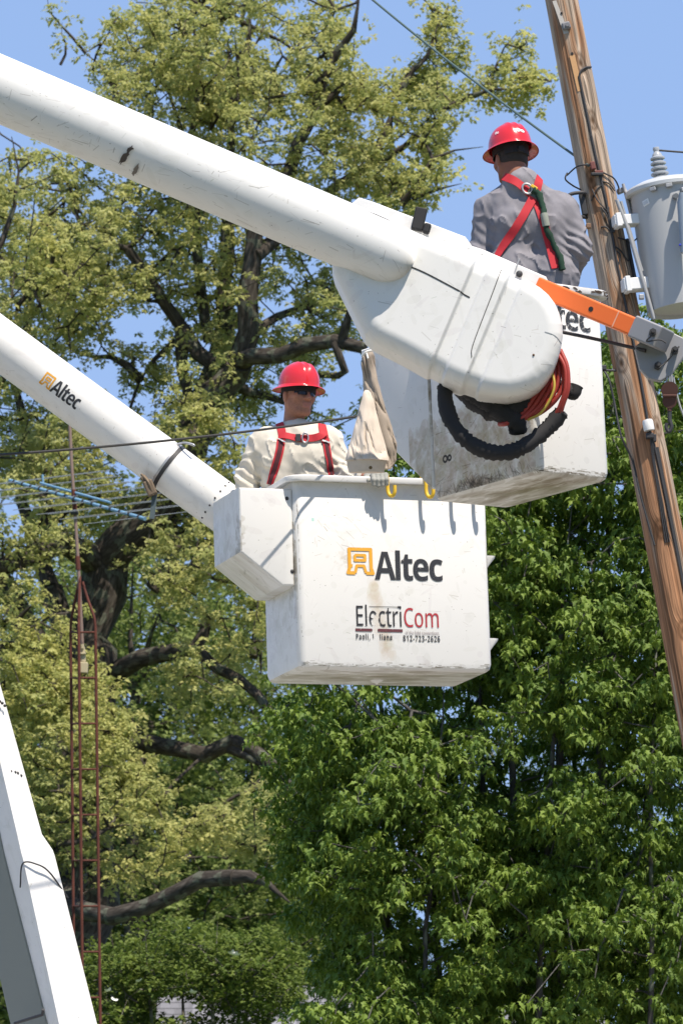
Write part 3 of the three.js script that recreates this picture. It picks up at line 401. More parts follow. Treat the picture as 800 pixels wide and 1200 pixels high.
// a fibreglass man bucket: floor, double wall, rolled rim, and the slant-bottomed box at its left end. Local x along the front, z out of the front, y up; origin under its middle
function makeBucket(parent, label, { W, D, H, box, tex }) {
  const t = grime(...tex); t.repeat.set(1 / 2.4, 1 / 1.2); const mat = gel(t), rr = .045, flare = .012;
  const g = loft([rrect(W - .05, D - .05, rr * .7, 0), rrect(W - .014, D - .014, rr, .012), rrect(W, D, rr, .04), rrect(W, D, rr, H - .03), rrect(W - .02, D - .02, rr - .01, H - .008), rrect(W - .03, D - .03, rr - .01, H - .03), rrect(W - .03, D - .03, rr - .01, .05)], { crease: .7 });
  const b = mesh('bucket', boxUV(g, bucketUV), mat, parent); b.userData = { label };
  const e = .042, rim = loft([rrect(W - .03, D - .03, rr, H - .022), rrect(W + 2 * e, D + 2 * e, rr + e, H - .028), rrect(W + 2 * e + .008, D + 2 * e + .008, rr + e, H - .018), rrect(W + 2 * e + .006, D + 2 * e + .006, rr + e, H), rrect(W + 2 * e - .01, D + 2 * e - .01, rr + e, H + .006), rrect(W - .02, D - .02, rr, H + .006), rrect(W - .034, D - .034, rr - .01, H - .006)], { capA: false, capB: false, crease: .6 });
  mesh('rim', boxUV(rim, bucketUV), mat, b);
  if (box) { const s = new THREE.Shape(); box.shape.forEach(([a, c], i) => s[i ? 'lineTo' : 'moveTo'](a, c)); s.closePath();
    const q = .018, x = new THREE.ExtrudeGeometry(s, { depth: box.depth - 2 * q, bevelSize: q, bevelThickness: q, bevelOffset: -q, bevelSegments: 3, curveSegments: 6 }).translate(0, 0, box.front - box.depth + q);
    const m = mesh('side_box', boxUV(toCreasedNormals(x, .5), bucketUV), mat, b); for (const [a, c] of box.bolts ?? []) mesh('bolt', new THREE.SphereGeometry(.011, 10, 6).scale(1, 1, .6).translate(a, c, box.front), M.dark, b); }
  return b;
}
const sideBox = (W, w, y0, y1, y2, flat) => [[-W / 2 + .004, y2], [-W / 2 - w, y2], [-W / 2 - w, y1], [-W / 2 - flat, y0], [-W / 2 + .004, y0]];

// a truck below the frame that carries a boom: bed, pedestal, cab, wheels
function truckBody(o, foot, turn) {
  const T = (x, y, z) => V(x, y, z).applyAxisAngle(V(0, 1, 0), turn).add(V(foot.x, 0, foot.z)), B = (x, y, z, sx, sy, sz, r = .05) => { const g = new RoundedBoxGeometry(sx, sy, sz, 2, r).translate(x, y, z).rotateY(turn); return g.translate(foot.x, 0, foot.z); };
  mesh('bed', rel(o, merge([B(-.3, 1.0, 0, 4.6, .5, 2.2), B(-.3, .68, 0, 6.6, .2, .8)])), M.white, o);
  mesh('cab', rel(o, merge([B(3.1, 1.25, 0, 1.9, 1.0, 2.1, .12), B(2.85, 2.0, 0, 1.3, .8, 1.9, .2)])), M.white, o);
  const w = mesh('windscreen', rel(o, B(3.5, 2.02, 0, .05, .55, 1.6, .02)), M.dark, o);
  for (const [x, z] of [[3.1, 1], [3.1, -1], [-1.5, 1], [-1.5, -1]]) { const c = T(x, .48, z), a = V(0, 0, 1).applyAxisAngle(V(0, 1, 0), turn).multiplyScalar(.15); const y = mesh('wheel', rel(o, cyl(c.clone().sub(a), c.clone().add(a), .48, .48, 28)), M.rubber, o); mesh('rim', rel(o, cyl(c.clone().sub(a.clone().multiplyScalar(1.06)), c.clone().add(a.clone().multiplyScalar(1.06)), .24, .24, 20)), M.steel, y); }
  mesh('pedestal', rel(o, merge([cyl(V(foot.x, 1.2, foot.z), V(foot.x, foot.y - .35, foot.z), .38, .34, 24), cyl(V(foot.x, foot.y - .4, foot.z), V(foot.x, foot.y - .2, foot.z), .5, .5, 28)])), M.white, o);
}
const ringPts = (a, b, r) => [a, b];

// ---------------------------------------------------------------- lower lift: boom, bucket with the signs
const DB = 25.0;
{
  const foot = at(118, 1420, 25.0), o = thing('bucket_truck', 'white bucket truck whose bucket carries the full sign writing', 'bucket truck', V(foot.x, 0, foot.z)); const LD = 24.7;
  truckBody(o, foot, 2.6);
  // lower boom: rings given by the pixel edges of its faces
  const st = [[1425, 62, 112, 124, 166], [1200, 14, 58, 70, 114], [1003, -32, 8, 27, 64.5], [996, -34, 6, 25, 62], [978, -34, 2, 21, 49.5], [825, -72, -28, -15, 7], [300, -205, -170, -160, -140]];
  const ring = ([y, a, b, c, d]) => [at(a, y, LD + .30), at(b, y + 2, LD + .04), at(c, y + 2, LD - .11), at(d, y, LD + .05), at(d - 4, y - 6, LD + .34), at((a + b) / 2 + 6, y - 8, LD + .46)].reverse();
  mesh('lower_boom', rel(o, loft(st.map(ring), { crease: .3 })), M.white, o);
  for (const [y0, pts] of [[0, [[-12, 818], [0, 822], [3, 824], [6, 827]]], [0, [[1, 901], [4, 902], [8, 903], [13, 904], [18, 905], [21, 906], [25, 909]]]]) pts.forEach(([x, y]) => mesh('rivet', rel(o, new THREE.SphereGeometry(.0085, 8, 6).translate(...at(x, y, LD - .085 + (x - pts[0][0]) * .0045).toArray())), M.dark, o));
  [[17, 1088, 30], [11, 1104, 24], [27, 1110, 36], [28, 1118, 36], [26, 1113, 36], [37, 1145, 40], [24, 1169, 20]].forEach(([x, y]) => { const e = lerp(-10, 14, (y - 1080) / 120), f = lerp(30, 58, (y - 1080) / 120), k = (x - e) / (f - e); mesh('bolt', rel(o, new THREE.SphereGeometry(.011, 8, 6).translate(...at(x, y, LD + .30 - .26 * k - .004).toArray())), M.dark, o); });
  mesh('cable', rel(o, tube(spline([at(24, 1040, LD - .06), at(27, 1012, LD - .12), at(44, 1013, LD - .08), at(58, 1022, LD - .02), at(75, 1045, LD + .06), at(80, 1052, LD + .1)], 40), .0045, 6)), M.dark, o);
  mesh('lever', rel(o, tube([at(18, 1199, LD + .1), at(34, 1194, LD - .02), at(50, 1189, LD - .1), at(51, 1183, LD - .12)], .009, 8)), M.dark, o);
  { const e = [[1425, 62, 112], [1200, 14, 58], [1003, -32, 8], [960, -36, 0]].map(([y, a, b]) => [at(a + 1, y, LD + .296), at(b - 1, y + 2, LD + .046)]); const pl = loft(e.map(([a, b]) => { const n = V(-.010, 0, .005); return [a.clone().add(n), b.clone().add(n), b, a].reverse(); }), { crease: .3 }); mesh('side_shade_panel', rel(o, pl), std([.20, .215, .19], .6), o); }  // added panel: shade of the boom's left underside painted as darker grey
  // elbow and upper boom
  const E0 = at(-178, 275, LD + .2), E1 = at(-178, 275, DB + .75);
  mesh('elbow', rel(o, cyl(E0.clone().add(V(0, 0, .3)), E1.clone().add(V(0, 0, -.2)), .24, .24, 32)), M.white, o);
  const bd = DB + .48, A = at(-178, 272, bd), C = at(292, 617, bd), dir = C.clone().sub(A).normalize();
  const ub = mesh('upper_boom', rel(o, tube([A.clone().sub(dir.clone().multiplyScalar(.4)), ...[...Array(12)].map((_, i) => A.clone().lerp(C, (i + .5) / 12)), C], .1385, 40)), M.boomB, o);
  const onB = (px, py, r = .139) => { const p = at(px, py, bd), t = p.clone().sub(A).dot(dir); return A.clone().add(dir.clone().multiplyScalar(t)); };
  const band = (name, px, py, r, w, mat) => { const c = onB(px, py), h = dir.clone().multiplyScalar(w / 2); return mesh(name, rel(o, tube([c.clone().sub(h), c.clone().add(h)], r, 40)), mat, o); };
  band('strap', 197, 550, .142, .022, M.dark); band('strap', 194, 548, .1435, .012, M.steel); 
  { const c = onB(197, 550), t = at(207, 521, bd - .06); mesh('strap_tail', rel(o, tube(spline([at(199, 523, bd - .04), t, at(216, 519, bd - .1), at(226, 521, bd - .12), at(228, 523, bd - .12)], 16), .007, 6)), M.steel, o);
    mesh('buckle', rel(o, merge([boxAt(at(176, 572, bd - .11), .055, .09, .04, .01, [0, 0, .4]), boxAt(at(170, 562, bd - .10), .035, .05, .03, .008, [0, 0, .7]), tube(spline([at(166, 556, bd - .1), at(174, 565, bd - .13), at(180, 580, bd - .12)], 10), .008, 6)])), std([.16, .12, .08], .6, { metalness: .4 }), o);
    mesh('strap_end', rel(o, strap(spline([at(181, 575, bd - .10), at(181, 585, bd - .09), at(178, 608, bd - .1)], 8), Array(9).fill(V(0, 0, 1)), .028, .006)), std([.05, .075, .085], .8), o); }
  for (let i = 0; i < 9; i++) { const u = -0.5 + i * .36, c = onB(252, 590), N = V(0, 0, 1).sub(dir.clone().multiplyScalar(dir.z)).normalize(), U = dir.clone().cross(N).negate(); const p = c.clone().add(N.clone().multiplyScalar(Math.cos(u - .6) * .1388)).add(U.clone().multiplyScalar(Math.sin(u - .6) * .1388)); mesh('rivet', rel(o, new THREE.SphereGeometry(.006, 8, 6).translate(p.x, p.y, p.z)), M.dark, o); }
  { // sign on the boom: a patch of its round skin
    const c0 = onB(51, 438), c1 = onB(93, 492), Nf = V(0, 0, 1).sub(dir.clone().multiplyScalar(dir.z)).normalize(), U = dir.clone().cross(Nf).negate(), pos = [], uv = [], idx = [], n = 14, r = .1398;
    const mid = c0.clone().add(c1).multiplyScalar(.5), len = .255;
    for (let j = 0; j <= n; j++) for (let i = 0; i <= 1; i++) { const a = lerp(-.56, .16, j / n), p = mid.clone().add(dir.clone().multiplyScalar((i - .5) * len)).add(Nf.clone().multiplyScalar(Math.cos(a) * r)).add(U.clone().multiplyScalar(Math.sin(a) * r)); pos.push(p.x, p.y, p.z); uv.push(i, j / n); if (j < n && !i) { const q = j * 2; idx.push(q, q + 1, q + 2, q + 2, q + 1, q + 3); } }
    const g = new THREE.BufferGeometry(); g.setAttribute('position', new THREE.Float32BufferAttribute(pos, 3)); g.setAttribute('uv', new THREE.Float32BufferAttribute(uv, 2)); g.setIndex(idx); g.computeVertexNormals();
    mesh('lettering', rel(o, g), signMat(altecTex(4, 120)), o); }
  // the bucket
  const W = 1.11, D = .60, H = 1.045, yaw = .32, holder = new THREE.Group(); holder.name = 'basket'; o.add(holder);
  const fp = at(465, 785, DB), nrm = V(Math.sin(yaw), 0, Math.cos(yaw)); holder.position.copy(fp).sub(nrm.multiplyScalar(D / 2)).sub(o.position); holder.rotation.set(0, yaw, .031, 'YZX');
  holder.rotation.order = 'ZYX'; holder.rotation.set(0, yaw, .031);
  const b = makeBucket(holder, 'white bucket with sign writing and small box on its end', { W, D, H, box: { shape: sideBox(W, .30, .45, .63, .985, .07), front: D / 2 - .035, depth: .50, bolts: [[-W / 2 - .03, .93], [-W / 2 - .012, .53]] },
    tex: [11, (x, R, TW, TH) => { const X = (m) => (m + .6) * 640, Y = (m) => TH - m * 640; // metres on the front
      for (let i = 0; i < 60; i++) { const k = i / 60; x.fillStyle = `rgba(196,176,146,${.05 + .06 * R()})`; x.beginPath(); x.ellipse(X(-.13 + k * .09 + (R() - .5) * .05), Y(.48 - k * .42), 10 + R() * 18 * (1 - k * .6), 12 + R() * 18, .3, 0, 7); x.fill(); }
      blotch(x, R, X(-.26), Y(.60), 80, 40, 60, '170,150,120', .09); scuffs(x, R, X(-.3), Y(.76), 90, 60, 26, '110,96,80', .3, .6); scuffs(x, R, X(.2), Y(.5), 200, 160, 30, '130,120,104', .22, .2);
      for (let i = 0; i < 70; i++) { x.fillStyle = `rgba(70,62,50,${.1 + R() * .25})`; x.fillRect(X(-.555 + R() * .02), Y(R() * .9 + .04), 1 + R() * 3, 6 + R() * 30); x.fillRect(X(.545 + R() * .012), Y(R() * 1 + .02), 1 + R() * 2, 4 + R() * 18); }
      for (let i = 0; i < 160; i++) { x.fillStyle = `rgba(84,76,60,${.1 + R() * .3})`; x.fillRect(X(-.55 + R() * 1.1), Y(.012 + R() * R() * .03), 4 + R() * 26, 1 + R() * 3); }
      x.fillStyle = 'rgba(120,200,190,.5)'; x.fillRect(X(-.46), Y(.82), 9, 12); x.fillRect(X(.53), Y(.86), 8, 14);
      blotch(x, R, 1.6 * 640, Y(.5), 190, 330, 200, '120,112,88', .05); scuffs(x, R, 1.6 * 640, Y(.6), 180, 300, 90, '90,84,68', .2, 1.57);
      blotch(x, R, 1.95 * 640, Y(.6), 150, 200, 300, '112,98,72', .12); }] });
  mesh('lettering', new THREE.PlaneGeometry(130 / 208, 125 / 214).translate((465 - 465) / 208, (785 - 697.5) / 214, D / 2 + .003), signMat(bucketSign), b);
  for (const [y, z] of [[.66, .02], [.20, .02]]) mesh('step', boxUV(loft([rrect(.10, .30, .03, y - .075, 5, W / 2 + .0, z).map((p) => p.setX(Math.max(W / 2 - .01, Math.min(p.x, W / 2 + .03)))), rrect(.16, .34, .03, y - .012, 5, W / 2 + .0, z), rrect(.17, .34, .03, y, 5, W / 2 + .0, z)], { crease: .5 }), bucketUV), M.white, b);
  mesh('drain_boss', new THREE.ConeGeometry(.05, .03, 12).rotateX(Math.PI).translate(.02, -.008, -.1), M.white, b);
  holder.updateMatrixWorld(true);
  // shift the bucket into the truck as a direct part
  holder.updateMatrix(); b.applyMatrix4(holder.matrix); o.add(b); o.remove(holder);
  // yellow rope hooks hung over the front rim
  [[457], [503], [540], [567]].forEach(([px], i) => {
    const xl = (px - 465) / 208, w = (x, y, z) => b.localToWorld(V(x, y, z)); b.updateMatrixWorld(true); const zf = D / 2 + .052;
    const h = mesh('rope_hook', tube(spline([w(xl, H - .06, D / 2 - .03), w(xl, H + .004, D / 2 - .03), w(xl, H + .022, D / 2 - .005), w(xl, H + .022, D / 2 + .03), w(xl, H + .012, zf), w(xl, H - .03, zf + .004), w(xl, H - .07, zf + .004), w(xl + .006, H - .098, zf + .014), w(xl + .018, H - .105, zf + .03), w(xl + .026, H - .088, zf + .042), w(xl + .027, H - .05, zf + .044)], 40), .0105, 8), M.yellow);
    tag(h, ['bright yellow rope hook on the bucket rim beside the gloved hand', 'bright yellow rope hook on the rim between glove and upper bucket', 'yellow rope hook on the rim under the upper bucket', 'yellow rope hook at the end of the rim under the upper bucket'][i], 'hook', 'yellow hooks on the bucket rim'); });
}

// ---------------------------------------------------------------- upper lift
const DA = 22.4, D2 = 22.85;
{
  const elbowA = at(-640, -163, DA), foot = at(-560, 1450, DA + .3), o = thing('bucket_truck', 'white bucket truck whose boom ends in a rounded housing with orange jib', 'bucket truck', V(foot.x, 0, foot.z));
  truckBody(o, foot, 2.9);
  mesh('lower_boom', rel(o, beam(foot.clone().add(V(0, -.3, 0)), elbowA.clone().add(V(0, 0, -.42)), .4, .34, V(1, 0, 0), .05)), M.white, o);
  mesh('elbow', rel(o, cyl(elbowA.clone().add(V(0, 0, .2)), elbowA.clone().add(V(0, 0, -.62)), .27, .27, 32)), M.white, o);
  // round upper boom with a blunt end
  const bz = DA - .15, A = elbowA.clone().add(V(0, 0, .08)), C = at(447, 294, bz), dir = C.clone().sub(A).normalize(), r0 = .176, pts = [], rad = [];
  for (let i = 0; i <= 30; i++) { pts.push(A.clone().lerp(C, i / 30)); rad.push(lerp(.168, .158, i / 30)); }
  for (let i = 1; i <= 8; i++) { const t = i / 8 * Math.PI / 2; pts.push(C.clone().add(dir.clone().multiplyScalar(Math.sin(t) * .17))); rad.push(.158 * Math.max(.02, Math.pow(Math.cos(t), .8))); }
  mesh('upper_boom', rel(o, tube(pts, rad, 48)), M.boomA, o);
  mesh('boom_gap_line', rel(o, tube(spline([[424, 246], [440, 253], [456, 261], [470, 271], [480, 284], [484, 297]].map(([x, y]) => at(x, y - 1, bz - .075)), 40), [...Array(41)].map((_, i) => .0012 + .0065 * Math.sin(i / 40 * Math.PI)), 6)), M.black, o);  // added black tube standing for the dark gap round the boom end


  { // bare patches worn through the paint
    const N = V(0, 0, 1), chip = (cx, cy, rx, ry, rot, seed) => { const R = rng(seed), s = new THREE.Shape(); for (let i = 0; i < 18; i++) { const a = i / 18 * 6.283, k = .6 + R() * .7; s[i ? 'lineTo' : 'moveTo'](Math.cos(a) * rx * k, Math.sin(a) * ry * k); } const g = new THREE.ShapeGeometry(s).rotateZ(rot), q = g.attributes.position, c = at(cx, cy, bz); for (let i = 0; i < q.count; i++) { const x = c.x + q.getX(i), y = c.y + q.getY(i), p = V(x, y, -bz), t = p.clone().sub(A).dot(dir), ax = A.clone().add(dir.clone().multiplyScalar(t)), rr = .1685, dy = V(x, y, ax.z).distanceTo(ax); q.setXYZ(i, x, y, ax.z + Math.sqrt(Math.max(.001, rr * rr - dy * dy)) + .002); } g.computeVertexNormals(); return g; };
    mesh('worn_patch', rel(o, merge([chip(147, 192, .035, .013, .75, 2), chip(153, 184, .022, .009, .9, 3), chip(157, 183, .006, .006, 0, 5)])), std([.07, .055, .045], .9), o); mesh('worn_patch', rel(o, chip(160, 204, .024, .011, .95, 4)), std([.16, .14, .12], .9), o); }
  // moulded tip housing
  const W2 = (px, py) => { const p = at(px, py, DA); return [p.x, p.y]; }, poly = [[389, 316], [393, 330], [427, 397], [440, 408], [472, 424], [522, 452], [562, 467], [597, 471], [627, 461], [646, 440], [656, 412], [658, 390], [651, 365], [636, 346], [610, 331], [560, 309], [500, 284], [455, 264], [425, 262], [400, 290]].map((q) => V(...W2(...q), 0)); poly.splice(0, poly.length, ...new THREE.CatmullRomCurve3(poly.slice(), true, 'catmullrom', .4).getSpacedPoints(56).slice(0, 56).map((p) => [p.x, p.y]));
  const sdPoly = (x, y) => { let d = 1e9, s = 1; for (let i = 0, j = poly.length - 1; i < poly.length; j = i++) { const [ax, ay] = poly[i], [bx, by] = poly[j], ex = bx - ax, ey = by - ay, wx = x - ax, wy = y - ay, t = clamp((wx * ex + wy * ey) / (ex * ex + ey * ey), 0, 1); d = Math.min(d, (wx - ex * t) ** 2 + (wy - ey * t) ** 2); const c1 = y >= ay, c2 = y < by, c3 = ex * wy > ey * wx; if ((c1 && c2 && c3) || (!c1 && !c2 && !c3)) s = -s; } return s * Math.sqrt(d); };
  const ux = W2(601, 340), vx = W2(567, 421), gdir = V(vx[0] - ux[0], vx[1] - ux[1], 0).normalize(), gn = V(-gdir.y, gdir.x, 0); if (gn.x < 0) gn.negate();
  const gpos = (px, py) => { const [x, y] = W2(px, py); return x * gn.x + y * gn.y; }, g1 = gpos(563, 319), g2 = gpos(601, 340), zc = -DA;
  const house = (p) => { const d2 = sdPoly(p.x, p.y), u = p.x * gn.x + p.y * gn.y, gr = .022 * (sstep(.046, .026, Math.abs(u - g1)) + sstep(.046, .026, Math.abs(u - g2)) + .7 * sstep(.0, .03, u - gpos(640, 350) + .03) * 0), r = .082, h = .175 - gr, a = d2 + r + gr * .5, b = Math.abs(p.z - zc) - h + r; return Math.hypot(Math.max(a, 0), Math.max(b, 0)) + Math.min(Math.max(a, b), 0) - r; };
  const lo = W2(380, 480), hi = W2(668, 255), ht = mesh('tip_housing', rel(o, isoMesh(house, V(lo[0], lo[1], zc - .2), V(hi[0], hi[1], zc + .2), .0085)), gel((() => { const t = grime(21, (x, R, W, H) => { scuffs(x, R, W * .5, H * .5, W * .5, H * .5, 60, '80,72,62', .3, .5); }); t.repeat.set(.42, .8); return t; })()), o);
  const lay = (list, w, th, mat, name) => { const P = [], N = [], c = list.map(([a, b]) => V(...W2(a, b), 0)), L = c.length === 2 ? [...Array(21)].map((_, i) => c[0].clone().lerp(c[1], i / 20)) : spline(c, 40); for (const q of L) { const z = hitZ(house, q.x, q.y, zc + .4); if (z === null) continue; const p = V(q.x, q.y, z), e = .004; P.push(p); N.push(V(house(V(p.x + e, p.y, p.z)) - house(V(p.x - e, p.y, p.z)), house(V(p.x, p.y + e, p.z)) - house(V(p.x, p.y - e, p.z)), house(V(p.x, p.y, p.z + e)) - house(V(p.x, p.y, p.z - e))).normalize()); } return mesh(name, rel(o, strap(P, N, w, th)), mat, o); };
  lay([[477, 321], [500, 331], [549, 357]], .007, .0012, M.black, 'seam'); lay([[586, 324], [575, 354], [553, 412], [551, 428]], .004, .001, M.dark, 'seam'); lay([[636, 398], [648, 402], [656, 409]], .004, .001, M.galv, 'seam');
  for (const [x, y] of [[475, 322], [471, 328]]) { const [a, b] = W2(x, y), z = hitZ(house, a, b, zc + .4); mesh('bolt', rel(o, new THREE.SphereGeometry(.016, 12, 8).scale(1, 1, .7).translate(a, b, z + .004)), M.galv, o); }
  { const [a, b] = W2(623, 425), z = hitZ(house, a, b, zc + .4); mesh('bolt', rel(o, new THREE.SphereGeometry(.006, 8, 6).translate(a, b, z)), std([.12, .06, .03], .9), o); }
  // flat guard plate behind it
  { const s = new THREE.Shape(); [[404, 244], [404, 236], [421, 222], [437, 227], [545, 268], [553, 279], [566, 283], [640, 315], [643, 322], [632, 352], [560, 330], [470, 300]].forEach((q, i) => s[i ? 'lineTo' : 'moveTo'](...W2(...q)));
    const pl = mesh('guard_plate', rel(o, boxUV(new THREE.ExtrudeGeometry(s, { depth: .02, bevelSize: .008, bevelThickness: .008, bevelSegments: 2 }).translate(0, 0, -DA - .215), bucketUV)), M.white, o);
    mesh('strap', rel(o, merge([boxAt(at(491, 257, DA + .17), .06, .115, .05, .008, [0, 0, -.22]), boxAt(at(500, 268, DA + .15), .035, .05, .05, .01, [0, 0, -.3])])), M.black, o);
    mesh('bolt', rel(o, new THREE.SphereGeometry(.017, 12, 8).scale(1, 1, .6).translate(...at(608, 321, DA + .178).toArray())), M.dark, o);
    mesh('seam', rel(o, beam(at(608, 303, DA + .183), at(603, 318, DA + .183), .006, .004, V(0, 1, 0), .001)), M.galv, o); }
  // steel arm from the housing to the bucket bracket
  mesh('mount_arm', rel(o, merge([cyl(at(560, 400, DA + .1), at(585, 420, D2 + .3), .09, .09, 20)])), M.white, o);
  // orange jib with grey head
  const J0 = at(633, 337.4, DA + .175), J1 = at(750, 387, DA - .06), up = V(0, 1, 0);
  mesh('jib', rel(o, beam(J0, J1, .092, .14, up, .010)), M.orange, o);
  const jx = J1.clone().sub(J0).normalize(), jz = jx.clone().cross(up).normalize(), jy = jz.clone().cross(jx), J = (a, b, c) => J1.clone().add(jx.clone().multiplyScalar(a)).add(jy.clone().multiplyScalar(b)).add(jz.clone().multiplyScalar(c));
  mesh('jib_pin_hole', rel(o, cyl(J(-.26, -.002, .067), J(-.26, -.002, .0715), .012, .013, 16)), M.black, o);
  mesh('jib_line', rel(o, beam(J(-.115, .042, .0706), J(-.115, -.042, .0706), .006, .003, V(1, 0, 0), .001)), std([.85, .45, .3], .6), o);
  mesh('jib_head', rel(o, beam(J(-.02, .002, 0), J(.14, .002, 0), .112, .158, up, .01)), M.greyCast, o);
  { const s = new THREE.Shape(), q = [[746, 400], [752, 425], [762, 436], [775, 439], [787, 432], [801, 412], [812, 400], [801, 390], [778, 379]].map(([a, b]) => { const p = at(a, b, DA - .13); return [p.x, p.y]; }); s.moveTo(...q[0]); q.slice(1).forEach((p) => s.lineTo(...p)); s.closePath();
    mesh('jib_plate', rel(o, boxUV(new THREE.ExtrudeGeometry(s, { depth: .03, bevelSize: .006, bevelThickness: .006, bevelSegments: 2 }).translate(0, 0, -DA - .03), bucketUV)), M.greyCast, o);
    for (const [x, y, d] of [[764, 390, -.18], [770, 429, -.02], [790, 411, -.02]]) { const p = at(x, y, DA + d), b = mesh('bolt', rel(o, merge([cyl(p.clone().add(V(0, 0, -.02)), p.clone().add(V(0, 0, .03)), .018, .018, 6), cyl(p.clone().add(V(0, 0, .02)), p.clone().add(V(0, 0, .055)), .010, .010, 8)])), M.dark, o); }
    mesh('safety_wire', rel(o, tube(spline([at(772, 431, DA - .06), at(780, 424, DA - .05), at(788, 415, DA - .06), at(795, 406, DA - .05)], 16), .004, 6)), M.dark, o);
    mesh('safety_wire', rel(o, tube(spline([at(764, 392, DA - .21), at(757, 400, DA - .2), at(772, 398, DA - .2), at(780, 402, DA - .2)], 16), .004, 6)), M.dark, o); }
  mesh('winch_line', rel(o, tube(spline([at(600, 378, DA + .3), at(657, 389, DA + .28), at(700, 398, DA + .1), at(756, 411, DA - .02)], 24), .009, 8)), M.dark, o);
  // bucket
  const W = .84, D = .49, H = .97, yaw = -.93, holder = new THREE.Group(); o.add(holder);
  const corner = at(628, 555, D2), ax = V(Math.cos(yaw), 0, -Math.sin(yaw)), az = V(Math.sin(yaw), 0, Math.cos(yaw));
  holder.rotation.order = 'ZYX'; holder.rotation.set(0, yaw, .04); holder.position.copy(corner).sub(ax.clone().multiplyScalar(W / 2 - .012)).sub(az.clone().multiplyScalar(D / 2 - .012)).sub(o.position);
  const b = makeBucket(holder, 'dirty white bucket with worn black lettering under the rounded housing', { W, D, H, box: { shape: [[-W / 2 + .004, H - .06], [-W / 2 - .56, H - .06], [-W / 2 - .56, .55], [-W / 2 - .32, .33], [-W / 2 - .02, .07], [-W / 2 + .004, .07]], front: D / 2 - .004, depth: .26 },
    tex: [12, (x, R, TW, TH) => { const X = (m) => (m + .6) * 640, Y = (m) => TH - m * 640; // long face dirty below, with a clear edge
      for (let i = 0; i < 900; i++) { const a = -.7 + R() * 1.1, y = R() * (.40 + .1 * (a + .4)); x.fillStyle = `rgba(${150 + R() * 20},${132 + R() * 20},${104 + R() * 16},${.05 + R() * .1})`; x.beginPath(); x.ellipse(X(a), Y(y), 6 + R() * 40, 4 + R() * 22, R() * 3, 0, 7); x.fill(); }
      scuffs(x, R, X(0), Y(.18), 260, 110, 130, '70,60,46', .3, -.4); scuffs(x, R, X(.1), Y(.05), 220, 22, 120, '40,34,28', .4, 1.2); blotch(x, R, X(-.1), Y(.03), 260, 16, 160, '60,50,40', .2);
      x.strokeStyle = 'rgba(20,16,14,.8)'; x.lineWidth = 7; x.beginPath(); x.arc(X(-.30), Y(.20), 10, 0, 7); x.stroke(); x.beginPath(); x.arc(X(-.265), Y(.20), 8, 0, 7); x.stroke();
      for (let i = 0; i < 200; i++) { x.fillStyle = `rgba(80,70,54,${.1 + R() * .35})`; x.fillRect((1.3 + R() * .6) * 640, Y(.01 + R() * R() * .045), 4 + R() * 26, 1 + R() * 4); }
      scuffs(x, R, 1.6 * 640, Y(.5), 180, 300, 30, '90,84,76', .25, .1); blotch(x, R, 1.95 * 640, Y(.6), 150, 200, 300, '112,98,72', .14); }] });
  { const L = mesh('lettering', new THREE.PlaneGeometry(.37, .185).rotateY(Math.PI / 2).translate(W / 2 + .003, H - .165, .03), signMat(canvasTex(912, 456, (x, TW, TH) => { const s = 8, R = rng(9); fit(x, 'Altec', 0, 44 * s, 56 * s, 900, -4 * s, '#33353a'); wear(x, R, TW, TH, 700, 13); })), b); }
  mesh('rim_chips', boxUV(loft([rrect(W + .097, D + .097, .09, H - .0285), rrect(W + .0975, D + .0975, .09, H - .003)], { capA: false, capB: false }), (x, y, z, nx, ny, nz) => [(x + z) * 1.6, (y - H) * 34]), std([1, 1, 1], .9, { map: canvasTex(512, 64, (x, TW, TH) => { const R = rng(31); x.clearRect(0, 0, TW, TH); x.fillStyle = '#3a2c20'; for (let i = 0; i < 26; i++) { x.beginPath(); x.ellipse(R() * TW, R() * TH, 4 + R() * 14, 6 + R() * 20, R(), 0, 7); x.fill(); } }), transparent: true }), b);
  holder.updateMatrix(); b.applyMatrix4(holder.matrix); o.add(b); o.remove(holder);
  // hoses: a sleeved black loop, red and yellow tool hoses
  const hz = DA + .12, hose = (name, pts, r, mat, n = 60, wv = 0) => { const c = spline(pts.map((q) => at(...q)), n), R = rng(Math.round(pts[0][0])); return mesh(name, rel(o, tube(c, wv ? c.map((_, i) => r * (1 + wv * (fbm(i * .9, 3, r * 100, 2) - .5) * 2)) : r, 12)), mat, o); };
  hose('sleeved_hose', [[560, 440, hz + .1], [530, 445, hz], [521, 462, hz - .05], [527, 490, hz - .1], [543, 513, hz - .12], [568, 528, hz - .12], [595, 530, hz - .1], [620, 519, hz - .08], [643, 500, hz - .06], [657, 484, hz - .06]], .039, M.rubber, 110, .22);
  hose('sleeved_hose', [[540, 448, hz + .12], [562, 470, hz + .06], [590, 482, hz], [612, 474, hz], [640, 455, hz + .05]], .062, M.rubber, 80, .22); hose('sleeved_hose', [[545, 455, hz + .02], [575, 474, hz - .02], [604, 494, hz - .03], [606, 506, hz]], .046, M.rubber, 80, .4);
  hose('hose_grip', [[648, 452, hz - .02], [662, 455, hz - .03], [671, 461, hz - .03], [675, 452, hz - .03]], .034, M.rubber, 30, .1);
  for (let i = 0; i < 6; i++) hose('red_hose', [[640 - i * 4, 430, hz - .02], [655 - i * 5, 412 + i * 3, hz - .08 + i * .012], [660 - i * 5, 432 + i * 3, hz - .1 + i * .012], [659 - i * 8, 452 + i * 3, hz - .1 + i * .012], [649 - i * 9, 470 + i * 3.5, hz - .09 + i * .012], [628 - i * 7, 486 + i * 2, hz - .05], [600 - i * 3, 492 + i, hz]], .0125, M.redHose);
